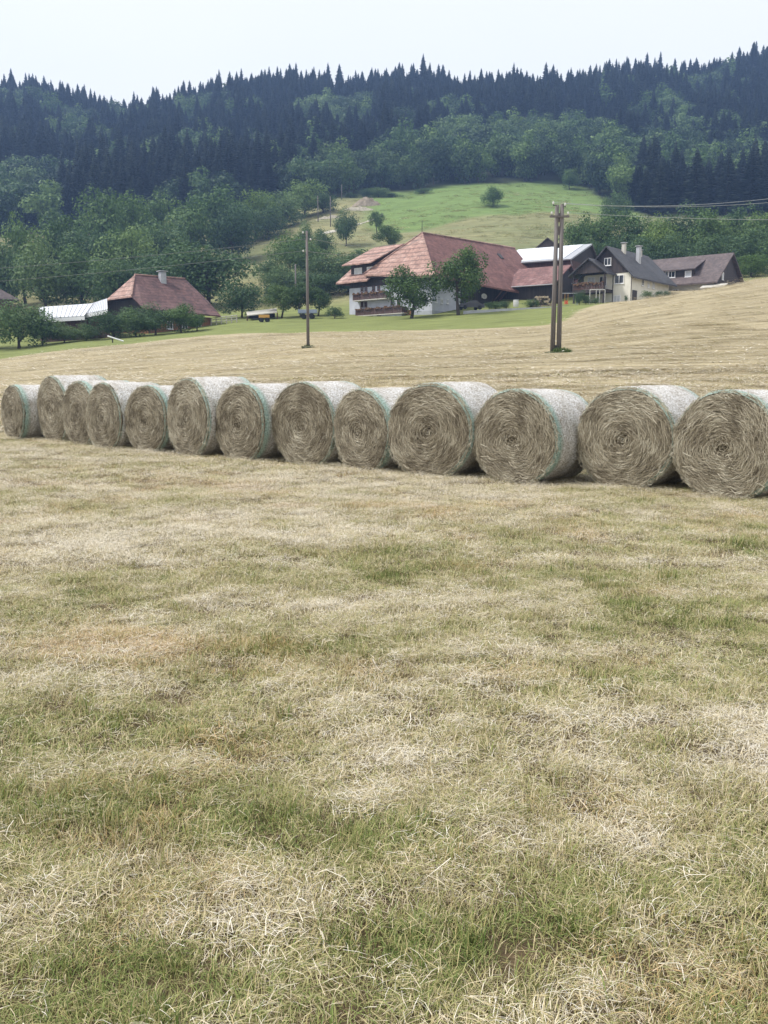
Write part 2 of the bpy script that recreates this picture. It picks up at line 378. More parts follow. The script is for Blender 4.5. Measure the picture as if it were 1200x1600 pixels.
def ground_material():
    m, nt, n, l, b = new_mat('ground_cover')
    a = n.new('ShaderNodeAttribute'); a.attribute_name = 'gcol'
    g = n.new('ShaderNodeNewGeometry')
    mp = n.new('ShaderNodeMapping'); mp.inputs['Scale'].default_value = (0.10, 1.1, 0.6); mp.inputs['Rotation'].default_value = (0, 0, R(4)); l.new(g.outputs['Position'], mp.inputs['Vector'])
    t = n.new('ShaderNodeTexNoise'); t.inputs['Scale'].default_value = 1.0; t.inputs['Detail'].default_value = 7; t.inputs['Roughness'].default_value = 0.68; t.inputs['Distortion'].default_value = 0.6
    l.new(mp.outputs[0], t.inputs['Vector'])
    t2 = n.new('ShaderNodeTexNoise'); t2.inputs['Scale'].default_value = 7.0; t2.inputs['Detail'].default_value = 8; t2.inputs['Roughness'].default_value = 0.75
    l.new(g.outputs['Position'], t2.inputs['Vector'])
    r = ramp(n, [(0.36, (0.55, 0.54, 0.50)), (0.47, (0.95, 0.95, 0.95)), (0.58, (1.05, 1.05, 1.05)), (0.68, (1.5, 1.5, 1.52))]); l.new(t.outputs['Fac'], r.inputs['Fac'])
    r2 = ramp(n, [(0.3, (0.55, 0.58, 0.52)), (0.7, (1.4, 1.38, 1.32))]); l.new(t2.outputs['Fac'], r2.inputs['Fac'])
    m1 = n.new('ShaderNodeMix'); m1.data_type = 'RGBA'; m1.blend_type = 'MULTIPLY'; m1.inputs['Factor'].default_value = 0.8
    l.new(a.outputs['Color'], m1.inputs['A']); l.new(r.outputs[0], m1.inputs['B'])
    m2 = n.new('ShaderNodeMix'); m2.data_type = 'RGBA'; m2.blend_type = 'MULTIPLY'; m2.inputs['Factor'].default_value = 0.7
    l.new(m1.outputs['Result'], m2.inputs['A']); l.new(r2.outputs[0], m2.inputs['B'])
    l.new(m2.outputs['Result'], b.inputs['Base Color']); b.inputs['Roughness'].default_value = 0.95; b.inputs['Specular IOR Level'].default_value = 0.1
    ad = n.new('ShaderNodeMath'); ad.operation = 'ADD'; l.new(t.outputs['Fac'], ad.inputs[0]); l.new(t2.outputs['Fac'], ad.inputs[1])
    bp = n.new('ShaderNodeBump'); bp.inputs['Strength'].default_value = 0.7; bp.inputs['Distance'].default_value = 0.12
    l.new(ad.outputs[0], bp.inputs['Height']); l.new(bp.outputs[0], b.inputs['Normal'])
    return m
M['ground'] = ground_material()

def build_terrain():
    ys = list(np.arange(-30, 26, 0.7)); y = ys[-1]
    while y < 1000:
        y += max(0.7, y * 0.0105); ys.append(y)
    ys = np.array(ys); ss = np.linspace(-0.86, 0.86, 281)
    Yv, S = np.meshgrid(ys, ss, indexing='ij')
    X = S * (np.maximum(Yv, 0) + 34)
    Z = terr(X, Yv)
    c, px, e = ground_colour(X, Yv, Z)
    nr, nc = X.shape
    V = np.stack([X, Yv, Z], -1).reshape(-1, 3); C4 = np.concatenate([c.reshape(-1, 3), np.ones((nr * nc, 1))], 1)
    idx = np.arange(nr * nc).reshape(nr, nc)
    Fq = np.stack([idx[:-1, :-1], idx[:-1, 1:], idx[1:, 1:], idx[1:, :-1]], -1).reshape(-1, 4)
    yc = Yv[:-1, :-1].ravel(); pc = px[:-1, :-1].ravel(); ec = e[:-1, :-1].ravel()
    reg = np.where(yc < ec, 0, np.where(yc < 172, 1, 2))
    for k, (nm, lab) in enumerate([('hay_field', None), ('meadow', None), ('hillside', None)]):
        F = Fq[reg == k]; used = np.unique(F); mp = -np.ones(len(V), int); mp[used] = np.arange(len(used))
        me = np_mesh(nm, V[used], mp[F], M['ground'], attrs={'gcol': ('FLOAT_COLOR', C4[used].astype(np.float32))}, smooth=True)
        tag(link_mesh(nm, me), kind='structure')
build_terrain()

# ------------------------------------------------------------------ scattering (geometry nodes, only for uncountable stuff)
def scatter(name, pts, rot, scl, idx, templates, extra=None, label=None, cat=None):
    me = bpy.data.meshes.new(name); me.vertices.add(len(pts)); me.vertices.foreach_set('co', np.asarray(pts, np.float32).ravel())
    for k, t, v in (('rot', 'FLOAT_VECTOR', rot), ('scl', 'FLOAT_VECTOR', scl), ('idx', 'INT', idx)):
        a = me.attributes.new(k, t, 'POINT'); a.data.foreach_set('vector' if t == 'FLOAT_VECTOR' else 'value', np.asarray(v).ravel())
    for k, v in (extra or {}).items():
        a = me.attributes.new(k, 'FLOAT', 'POINT'); a.data.foreach_set('value', np.asarray(v, np.float32))
    o = link_mesh(name, me)
    tcol = bpy.data.collections.new(name + '_templates')
    for i, t in enumerate(templates):
        tcol.objects.link(bpy.data.objects.new(f'{name}_piece_{i:02d}', t))
    ng = bpy.data.node_groups.new(name, 'GeometryNodeTree')
    ng.interface.new_socket('Geometry', in_out='INPUT', socket_type='NodeSocketGeometry')
    ng.interface.new_socket('Geometry', in_out='OUTPUT', socket_type='NodeSocketGeometry')
    n, l = ng.nodes, ng.links
    gi, go = n.new('NodeGroupInput'), n.new('NodeGroupOutput')
    ci = n.new('GeometryNodeCollectionInfo'); ci.inputs['Collection'].default_value = tcol
    ci.inputs['Separate Children'].default_value = True; ci.inputs['Reset Children'].default_value = True
    ip = n.new('GeometryNodeInstanceOnPoints'); ip.inputs['Pick Instance'].default_value = True
    def na(nm, t):
        q = n.new('GeometryNodeInputNamedAttribute'); q.data_type = t; q.inputs['Name'].default_value = nm; return q.outputs['Attribute']
    er = n.new('FunctionNodeEulerToRotation')
    l.new(na('rot', 'FLOAT_VECTOR'), er.inputs[0]); l.new(er.outputs[0], ip.inputs['Rotation'])
    l.new(na('scl', 'FLOAT_VECTOR'), ip.inputs['Scale']); l.new(na('idx', 'INT'), ip.inputs['Instance Index'])
    l.new(gi.outputs[0], ip.inputs['Points']); l.new(ci.outputs[0], ip.inputs['Instance']); l.new(ip.outputs[0], go.inputs[0])
    md = o.modifiers.new('scatter', 'NODES'); md.node_group = ng
    return tag(o, label, cat, kind='stuff')

# ------------------------------------------------------------------ hay bales
def straw_mat(name, stops, inst=False):
    m, nt, n, l, b = new_mat(name)
    a = n.new('ShaderNodeAttribute'); a.attribute_name = 'sv'
    oi = n.new('ShaderNodeObjectInfo')
    md = n.new('ShaderNodeMath'); md.operation = 'MULTIPLY_ADD'; md.inputs[1].default_value = 0.12; l.new(oi.outputs['Random'], md.inputs[0]); l.new(a.outputs['Fac'], md.inputs[2])
    r = ramp(n, stops); l.new(md.outputs[0], r.inputs['Fac']); l.new(r.outputs[0], b.inputs['Base Color'])
    b.inputs['Roughness'].default_value = 0.7; b.inputs['Specular IOR Level'].default_value = 0.3
    return m
STRAW = [(0.02, (.070, .055, .038)), (0.3, (.190, .160, .112)), (0.55, (.34, .30, .22)), (0.8, (.51, .465, .365)), (1.0, (.72, .68, .56))]
M['straw'] = straw_mat('hay_strands', STRAW)
M['hay'] = surf('packed_hay', (.050, .039, .026), (.165, .138, .095), 9.0, bump=0.9, bscale=60, detail=8)
def net_mat(name, green, both):
    """white net wrap over hay: fine net lines, hay showing through, green edge bands"""
    m, nt, n, l, b = new_mat(name)
    t = n.new('ShaderNodeTexCoord'); sp = n.new('ShaderNodeSeparateXYZ'); l.new(t.outputs['Object'], sp.inputs[0])
    n1 = n.new('ShaderNodeTexNoise'); n1.inputs['Scale'].default_value = 58; n1.inputs['Detail'].default_value = 5; n1.inputs['Roughness'].default_value = 0.7
    mp = n.new('ShaderNodeMapping'); mp.inputs['Scale'].default_value = (1.0, 0.6, 1.0); l.new(t.outputs['Object'], mp.inputs['Vector']); l.new(mp.outputs[0], n1.inputs['Vector'])
    n2 = n.new('ShaderNodeTexNoise'); n2.inputs['Scale'].default_value = 3.5; n2.inputs['Detail'].default_value = 4; l.new(t.outputs['Object'], n2.inputs['Vector'])
    r1 = ramp(n, [(0.32, (.15, .13, .10)), (0.44, (.36, .335, .295)), (0.54, (.66, .655, .655)), (0.7, (.83, .83, .84))]); l.new(n1.outputs['Fac'], r1.inputs['Fac'])
    # thinner net, more hay, in patches
    r2 = ramp(n, [(0.40, (.20, .165, .12)), (0.62, (.48, .45, .40))]); l.new(n1.outputs['Fac'], r2.inputs['Fac'])
    rf = ramp(n, [(0.42, (0, 0, 0)), (0.68, (.8, .8, .8))]); l.new(n2.outputs['Fac'], rf.inputs['Fac'])
    mA = n.new('ShaderNodeMix'); mA.data_type = 'RGBA'; l.new(rf.outputs[0], mA.inputs['Factor']); l.new(r1.outputs[0], mA.inputs['A']); l.new(r2.outputs[0], mA.inputs['B'])
    rg = ramp(n, [(0.33, (.14, .15, .12)), (0.46, (.20, .31, .265)), (0.64, (.42, .55, .51))]); l.new(n1.outputs['Fac'], rg.inputs['Fac'])
    nd = n.new('ShaderNodeMath'); nd.operation = 'MULTIPLY_ADD'; nd.inputs[1].default_value = 0.05; nd.inputs[2].default_value = -0.025; l.new(n2.outputs['Fac'], nd.inputs[0])
    yy = n.new('ShaderNodeMath'); yy.operation = 'ADD'; l.new(sp.outputs['Y'], yy.inputs[0]); l.new(nd.outputs[0], yy.inputs[1])
    mr = n.new('ShaderNodeMapRange'); mr.inputs['From Min'].default_value = -0.56 + green; mr.inputs['From Max'].default_value = -0.50 + green * 2.4
    mr.inputs['To Min'].default_value = 0.92; mr.inputs['To Max'].default_value = 0.0; l.new(yy.outputs[0], mr.inputs['Value'])
    fac = mr.outputs[0]
    if both:
        m2 = n.new('ShaderNodeMapRange'); m2.inputs['From Min'].default_value = 0.40; m2.inputs['From Max'].default_value = 0.55; m2.inputs['To Max'].default_value = 0.75
        l.new(yy.outputs[0], m2.inputs['Value'])
        mxm = n.new('ShaderNodeMath'); mxm.operation = 'MAXIMUM'; l.new(fac, mxm.inputs[0]); l.new(m2.outputs[0], mxm.inputs[1]); fac = mxm.outputs[0]
    mB = n.new('ShaderNodeMix'); mB.data_type = 'RGBA'; l.new(fac, mB.inputs['Factor']); l.new(mA.outputs['Result'], mB.inputs['A']); l.new(rg.outputs[0], mB.inputs['B'])
    l.new(mB.outputs['Result'], b.inputs['Base Color']); b.inputs['Roughness'].default_value = 0.6; b.inputs['Specular IOR Level'].default_value = 0.35
    bp = n.new('ShaderNodeBump'); bp.inputs['Strength'].default_value = 0.8; bp.inputs['Distance'].default_value = 0.02
    l.new(n1.outputs['Fac'], bp.inputs['Height']); l.new(bp.outputs[0], b.inputs['Normal'])
    return m
NETS = [net_mat('net_wrap_green_edge', -0.02, True), net_mat('net_wrap_wide_green_edge', 0.03, True), net_mat('net_wrap_plain', 0.0, False)]

BLEN = 1.24; HL = BLEN / 2
def sag(V, seed):
    """a bale settles: flat foot, slightly out of round (unit radius 0.7)"""
    V = V.copy(); x, y, z = V[:, 0], V[:, 1], V[:, 2]
    ang = np.arctan2(z, x); rr = 1 + 0.020 * np.sin(2 * ang + seed) + 0.011 * np.sin(3 * ang + 2.1 * seed + 2 * y) + 0.006 * np.sin(5 * ang + seed * 1.7)
    V[:, 0] = x * rr * 1.01; z = z * rr * 0.995
    V[:, 2] = np.where(z < -0.60, -0.60 + (z + 0.60) * 0.62, z) + 0.66
    return V
def bale_meshes(seed):
    rng = np.random.default_rng(100 + seed)
    RB = 0.7
    # hay roll: near and far ends with wound relief, and the core under the net
    nr, ns = 26, 112
    Vs, Fs = [], []; off = 0
    for side in (-1, 1):
        rr = np.linspace(0.012, RB - 0.012, nr); th = np.linspace(0, 2 * math.pi, ns, endpoint=False)
        Rg, T = np.meshgrid(rr, th, indexing='ij')
        spiral = np.sin((Rg / 0.052 + T / (2 * math.pi)) * 2 * math.pi)
        bul = 0.030 * (1 - (Rg / RB) ** 2) + 0.013 * spiral + 0.03 * (fbm(Rg * 22 + 7 * seed, T * 4 + seed, seed, 3) - 0.5) + 0.035 * (fbm(np.cos(T) * Rg * 6 + 9, np.sin(T) * Rg * 6, seed + 5, 3) - 0.5)
        ex, ez = 0.10 * math.sin(seed * 2.4), 0.08 * math.cos(seed * 1.7)
        bul = bul - (0.03 + 0.03 * (seed % 3)) * np.exp(-(((Rg * np.cos(T) - ex) ** 2 + (Rg * np.sin(T) - ez) ** 2) / (0.05 + 0.02 * (seed % 4)) ** 2)) - 0.03 * np.clip((Rg - RB + 0.07) / 0.06, 0, 1)
        V = np.stack([Rg * np.cos(T), side * (HL - 0.02 + bul), Rg * np.sin(T)], -1).reshape(-1, 3)
        i = np.arange(nr * ns).reshape(nr, ns); j = np.roll(i, -1, 1)
        q = np.stack([i[:-1], j[:-1], j[1:], i[1:]], -1).reshape(-1, 4)
        V = np.concatenate([V, [[0, side * (HL - 0.03), 0]]]); c = nr * ns
        tri = np.stack([np.full(ns, c), i[0], j[0]], -1)
        if side > 0: q = q[:, ::-1]; tri = tri[:, ::-1]
        Vs.append(V); Fs += [q + off, tri + off]
        ring = (i[-1] + off, V[i[-1]]); off += len(V)
        if side < 0: r0 = ring[0]
        else: r1 = ring[0]
    Fs.append(np.stack([r0, np.roll(r0, -1), np.roll(r1, -1), r1], -1)[:, ::-1])
    core = np_mesh('hay_roll', sag(np.concatenate(Vs), seed), Fs, M['hay'], smooth=True)
    # net wrap: shell over the round side, turned in over the edges, ragged
    ny, ns = 26, 140
    yv = np.linspace(-HL, HL, ny); th = np.linspace(0, 2 * math.pi, ns, endpoint=False)
    Yg, T = np.meshgrid(yv, th, indexing='ij')
    edge = np.clip((np.abs(Yg) - (HL - 0.10)) / 0.10, 0, 1)
    rad = RB + 0.004 - 0.035 * edge ** 2 + 0.016 * (fbm(Yg * 7 + seed, np.cos(T) * 5 + np.sin(T) * 3, seed + 2, 4) - 0.5) + 0.006 * np.sin(Yg * 34 + seed)
    Yw = Yg + np.sign(Yg) * (np.abs(Yg) > HL - 0.001) * 0.020 * (fbm(T * 5, T * 0 + seed, seed + 9, 3) - 0.45)
    V = np.stack([rad * np.cos(T), Yw, rad * np.sin(T)], -1).reshape(-1, 3)
    i = np.arange(ny * ns).reshape(ny, ns); j = np.roll(i, -1, 1)
    q = np.stack([i[:-1], i[1:], j[1:], j[:-1]], -1).reshape(-1, 4)
    net = [np_mesh('net_wrap', sag(V, seed), q, mm, smooth=True) for mm in NETS]
    # strands: wound round the ends, some sticking out; a few through the net
    N1, N2 = 10500, 420
    P = []; D = []; NRM = []; L = []; W = []; S = []
    for side, N in ((-1, N1), (1, N1 // 3)):
        r = RB * np.sqrt(rng.random(N)) * 0.985; t = rng.random(N) * 2 * math.pi
        wob_ = 0.5 * (fbm(np.cos(t) * r * 5 + seed, np.sin(t) * r * 5 - seed, seed + 60, 3) - 0.5) * (1 + seed % 3)
        ph = wob_ + rng.normal(0, 0.22, N) + (rng.random(N) < 0.10) * rng.uniform(-1.5, 1.5, N)
        tdir = np.stack([-np.sin(t), np.zeros(N), np.cos(t)], -1); rdir = np.stack([np.cos(t), np.zeros(N), np.sin(t)], -1)
        d = tdir * np.cos(ph)[:, None] + rdir * np.sin(ph)[:, None]
        out_ = np.zeros((N, 3)); out_[:, 1] = side
        d = d + out_ * rng.normal(0.02, 0.16, N)[:, None]; d /= np.linalg.norm(d, axis=1)[:, None]
        bul = 0.030 * (1 - (r / RB) ** 2) + 0.008 * np.sin((r / 0.052 + t / (2 * math.pi)) * 2 * math.pi)
        p = rdir * r[:, None] + out_ * (HL - 0.018 + bul + rng.uniform(-0.004, 0.020, N) - 0.03 * np.clip((r - RB + 0.07) / 0.06, 0, 1))[:, None]
        ln = (0.04 + 0.20 * rng.random(N) ** 1.7) * np.clip(r / 0.25, 0.25, 1); P.append(p); D.append(d); NRM.append(out_); L.append(ln); W.append(rng.uniform(0.0022, 0.0058, N))
        big = fbm(np.cos(t) * r * 7 + seed * 3, np.sin(t) * r * 7, seed + 40, 3); S.append(np.clip(rng.beta(2, 2.2, N) * 0.75 + (big - 0.5) * 0.6 + 0.06 + 0.10 * np.sin((r / 0.052 + t / (2 * math.pi) + 1.2 * fbm(t * 2, r * 5, seed + 77, 2)) * 2 * math.pi), 0, 1))
    N3 = 700; t = rng.random(N3) * 2 * math.pi; rdir = np.stack([np.cos(t), np.zeros(N3), np.sin(t)], -1)
    o3 = np.zeros((N3, 3)); o3[:, 1] = -1
    P.append(rdir * (RB - rng.uniform(0.0, 0.05, N3))[:, None] + o3 * (HL - 0.03 + rng.uniform(0, 0.03, N3))[:, None])
    d = np.stack([-np.sin(t), np.zeros(N3), np.cos(t)], -1) * rng.normal(0, 1, N3)[:, None] + rdir * rng.normal(0.15, 0.45, N3)[:, None] + o3 * rng.normal(0.3, 0.5, N3)[:, None]
    d /= np.linalg.norm(d, axis=1)[:, None]
    D.append(d); NRM.append(o3); L.append(rng.uniform(0.03, 0.11, N3)); W.append(rng.uniform(0.002, 0.004, N3)); S.append(rng.uniform(0.35, 1, N3))
    t = rng.random(N2) * 2 * math.pi; y = rng.uniform(-HL, HL, N2)
    rdir = np.stack([np.cos(t), np.zeros(N2), np.sin(t)], -1)
    P.append(rdir * (RB + 0.002) + np.stack([0 * y, y, 0 * y], -1))
    d = rng.normal(0, 1, (N2, 3)); d -= rdir * (d * rdir).sum(1)[:, None]; d /= np.linalg.norm(d, axis=1)[:, None]; d += rdir * rng.uniform(0.0, 0.5, N2)[:, None]
    D.append(d); NRM.append(rdir); L.append(rng.uniform(0.03, 0.08, N2)); W.append(rng.uniform(0.0025, 0.005, N2)); S.append(rng.uniform(0.5, 1, N2))
    P, D, NRM, L, W, S = map(np.concatenate, (P, D, NRM, L, W, S)); N = len(P)
    side = np.cross(D, NRM); side /= np.linalg.norm(side, axis=1)[:, None] + 1e-9
    cur = rng.normal(0, 0.12, N) * L
    # bend strands towards the bale's centre line so they follow the winding
    cen = P.copy(); cen[:, 1] = 0; bend = -cen * (L ** 2 / (8 * np.maximum((cen ** 2).sum(1), 0.02)))[:, None]
    a = P - D * (L / 2)[:, None] + bend; c = P + D * (L / 2)[:, None] + bend; bmid = P + side * cur[:, None] + NRM * (0.10 * L)[:, None]
    w = (side * W[:, None] + NRM * (W * rng.uniform(-0.7, 0.7, N))[:, None]) / 2
    V = np.stack([a - w, a + w, bmid - w, bmid + w, c - w * 0.5, c + w * 0.5], 1).reshape(-1, 3)
    k = (np.arange(N) * 6)[:, None]
    F = np.concatenate([k + np.array([0, 1, 3, 2]), k + np.array([2, 3, 5, 4])])
    st = np_mesh('loose_straw', sag(V, seed), F, M['straw'], attrs={'sv': ('FLOAT', np.repeat(S, 6).astype(np.float32))})
    return core, net, st
BMESH = [bale_meshes(k) for k in range(7)]
# (x, y, diameter, axis azimuth, mesh variant, net kind) of the near end of each bale, from the far end of the row on
BALES = [(-9.09, 22.02, 1.37, 46, 0, 1), (-7.81, 21.22, 1.58, 45, 1, 0), (-6.82, 20.03, 1.50, 45, 2, 1), (-5.89, 18.87, 1.44, 44, 3, 0),
         (-4.78, 17.98, 1.37, 40, 1, 1), (-3.73, 16.95, 1.55, 49, 0, 0), (-2.58, 16.01, 1.42, 44, 2, 1), (-1.39, 15.17, 1.46, 39, 3, 0),
         (-0.39, 14.19, 1.33, 48, 1, 1), (0.65, 13.26, 1.46, 38, 2, 2), (1.77, 12.39, 1.35, 41, 0, 1), (3.15, 11.83, 1.40, 45, 3, 0), (4.11, 10.83, 1.36, 49, 1, 1)]
ORD = ['first', 'second', 'third', 'fourth', 'fifth', 'sixth', 'seventh', 'eighth', 'ninth', 'tenth', 'eleventh', 'twelfth', 'thirteenth']
NETW = ['with thin green net edge', 'with broad green net edge', 'in plain white net']
for i, (x, y, D, az, var, nk) in enumerate(BALES):
    a = R(az); s = D / 1.385
    cx, cyy = x + math.sin(a) * HL, y + math.cos(a) * HL
    e = empty('hay_bale', (cx, cyy, tz(cx, cyy) - 0.03),
              f'round hay bale {NETW[nk]}, {ORD[i]} from the white-roofed shed end', 'hay bale', 'round hay bales lined up on the field')
    e.rotation_euler = (0, 0, -a); e.scale = (s, 1.0 + 0.03 * math.sin(i * 2.3), s)
    core, net, st = BMESH[(i * 3 + var) % 7]
    o = link_mesh('hay_roll', core, e)
    link_mesh('net_wrap', net[nk], e)
    q = link_mesh('loose_straw', st, e); q['kind'] = 'stuff'

# ------------------------------------------------------------------ stubble and grass on the field
def blade_mat():
    m, nt, n, l, b = new_mat('grass_and_straw')
    tn = n.new('ShaderNodeAttribute'); tn.attribute_type = 'INSTANCER'; tn.attribute_name = 'tint'
    ru = n.new('ShaderNodeAttribute'); ru.attribute_type = 'INSTANCER'; ru.attribute_name = 'rust'
    bv = n.new('ShaderNodeAttribute'); bv.attribute_name = 'bv'
    ad = n.new('ShaderNodeMath'); ad.operation = 'MULTIPLY_ADD'; ad.inputs[1].default_value = 0.80; l.new(bv.outputs['Fac'], ad.inputs[0]); l.new(tn.outputs['Fac'], ad.inputs[2])
    sb = n.new('ShaderNodeMath'); sb.operation = 'SUBTRACT'; sb.inputs[1].default_value = 0.40; l.new(ad.outputs[0], sb.inputs[0])
    r = ramp(n, [(0.0, (.080, .130, .028)), (0.2, (.190, .245, .066)), (0.38, (.320, .318, .128)), (0.56, (.48, .402, .222)), (0.78, (.63, .552, .395)), (1.0, (.77, .73, .64))])
    l.new(sb.outputs[0], r.inputs['Fac'])
    bw = n.new('ShaderNodeAttribute'); bw.attribute_name = 'bw'
    rq = n.new('ShaderNodeMath'); rq.operation = 'ADD'; l.new(ru.outputs['Fac'], rq.inputs[0]); l.new(bw.outputs['Fac'], rq.inputs[1])
    rs = n.new('ShaderNodeMapRange'); rs.inputs['From Min'].default_value = 0.86; rs.inputs['From Max'].default_value = 1.15; rs.inputs['To Max'].default_value = 0.75; l.new(rq.outputs[0], rs.inputs['Value'])
    mm = n.new('ShaderNodeMix'); mm.data_type = 'RGBA'; l.new(rs.outputs[0], mm.inputs['Factor']); l.new(r.outputs[0], mm.inputs['A']); mm.inputs['B'].default_value = (.47, .30, .14, 1)
    l.new(mm.outputs['Result'], b.inputs['Base Color']); b.inputs['Roughness'].default_value = 0.6; b.inputs['Specular IOR Level'].default_value = 0.25
    tr = n.new('ShaderNodeBsdfTranslucent'); l.new(mm.outputs['Result'], tr.inputs['Color'])
    ms = n.new('ShaderNodeMixShader'); ms.inputs[0].default_value = 0.10
    l.new(b.outputs[0], ms.inputs[1]); l.new(tr.outputs[0], ms.inputs[2]); l.new(ms.outputs[0], n['Material Output'].inputs['Surface'])
    return m
M['blade'] = blade_mat()
def blades(seed, N, rad, hmin, hmax, lean, wid, flat=False, comb=0.0):
    rng = np.random.default_rng(500 + seed)
    p = rng.normal(0, rad * 0.5, (N, 2)); d = rng.random(N) * 2 * math.pi
    if comb: d = np.where(rng.random(N) < comb, rng.normal(0.6, 0.5, N), d)
    dx, dy = np.cos(d), np.sin(d); h = rng.uniform(hmin, hmax, N); w = rng.uniform(wid * 0.6, wid * 1.4, N)
    if flat:
        z0 = rng.uniform(0.004, 0.038, N); ln = h; tl = rng.normal(0, 0.22, N)
        a = np.stack([p[:, 0], p[:, 1], z0], -1); dirv = np.stack([dx * np.cos(tl), dy * np.cos(tl), np.abs(np.sin(tl))], -1)
        sd_ = np.stack([-dy, dx, 0 * dx], -1); bend = rng.normal(0, 0.045, N)
        q0 = a; q1 = a + dirv * (ln * 0.5)[:, None] + sd_ * (ln * bend)[:, None]; q2 = a + dirv * ln[:, None] - np.stack([0 * ln, 0 * ln, np.minimum(0.03, ln * 0.2)], -1)
    else:
        le = np.abs(rng.normal(lean, 0.35, N))
        q0 = np.stack([p[:, 0], p[:, 1], np.full(N, -0.01)], -1)
        q1 = q0 + np.stack([dx * h * le * 0.42, dy * h * le * 0.42, h * 0.56], -1)
        q2 = q0 + np.stack([dx * h * le, dy * h * le, h * (1.0 - 0.30 * np.minimum(le, 2))], -1); sd_ = np.stack([-dy, dx, 0 * dx], -1)
    sv = sd_ * (w / 2)[:, None]
    V = np.stack([q0 - sv, q0 + sv, q1 - sv * 0.85, q1 + sv * 0.85, q2], 1).reshape(-1, 3)
    k = (np.arange(N) * 5)[:, None]
    F = [k + np.array([0, 1, 3, 2]), k + np.array([2, 3, 4])]
    bv = np.repeat(np.clip(rng.beta(1.6, 1.6, N), 0, 1), 5).astype(np.float32)
    return np_mesh('grass_piece', V, F, M['blade'], attrs={'bv': ('FLOAT', bv), 'bw': ('FLOAT', np.repeat(rng.random(N), 5).astype(np.float32))})
TEMPL = [blades(k, 104, 0.085, 0.018, 0.055, 1.0, 0.0018, comb=0.35) for k in range(5)]           # 0-4 short lodged turf
TEMPL += [blades(20 + k, 60, 0.10, 0.02, 0.085, 0, 0.0015, flat=True, comb=0.25) for k in range(4)]  # 5-8 loose hay
TEMPL += [blades(40 + k, 44, 0.045, 0.035, 0.080, 0.5, 0.0026) for k in range(3)]                  # 9-11 upright tufts
TEMPL += [blades(60 + k, 4, 0.09, 0.08, 0.19, 0, 0.0020, flat=True) for k in range(2)]           # 12-13 long stalks
TEMPL += [blades(80 + k, 90, 0.24, 0.015, 0.04, 1.6, 0.008, comb=0.5) for k in range(3)]          # 14-16 coarse far turf
TEMPL += [blades(90 + k, 46, 0.30, 0.10, 0.30, 0, 0.0075, flat=True, comb=0.5) for k in range(2)] # 17-18 far loose hay
def px_blob(x, y, items):
    s = np.zeros_like(x)
    for (px, py, r) in items:
        g = on_ground0(px, py); s = s + np.exp(-(((x - g.x) / (r * 1.5)) ** 2 + ((y - g.y) / r) ** 2))
    return s
GREEN = [(280, 1180, .35), (120, 1110, .4), (460, 1290, .22), (330, 1215, .15), (240, 1530, .14), (90, 1590, .14), (700, 1500, .15), (820, 1470, .16), (1130, 1500, .14), (560, 860, .8), (700, 880, .7), (930, 960, .35), (760, 1110, .25), (300, 1270, .2), (680, 1290, .2), (960, 1180, .25), (1150, 1000, .4), (180, 790, .7), (990, 790, .5), (100, 940, .6)]
PALE = [(620, 1085, .30), (740, 960, .45), (470, 1405, .06), (60, 1420, .06), (860, 1140, .25), (230, 1440, .05), (1080, 930, .4), (720, 1400, .08), (430, 830, .9), (850, 880, .5), (100, 830, 1.2), (640, 740, .5), (1150, 1180, .25), (1000, 1320, .08)]
RUST = [(180, 1010, .38), (1100, 1290, .15), (480, 1260, .1), (870, 1250, .16), (300, 760, .9), (1120, 1560, .12), (460, 1160, .18), (640, 1480, .08), (900, 1120, .2), (620, 790, .7)]
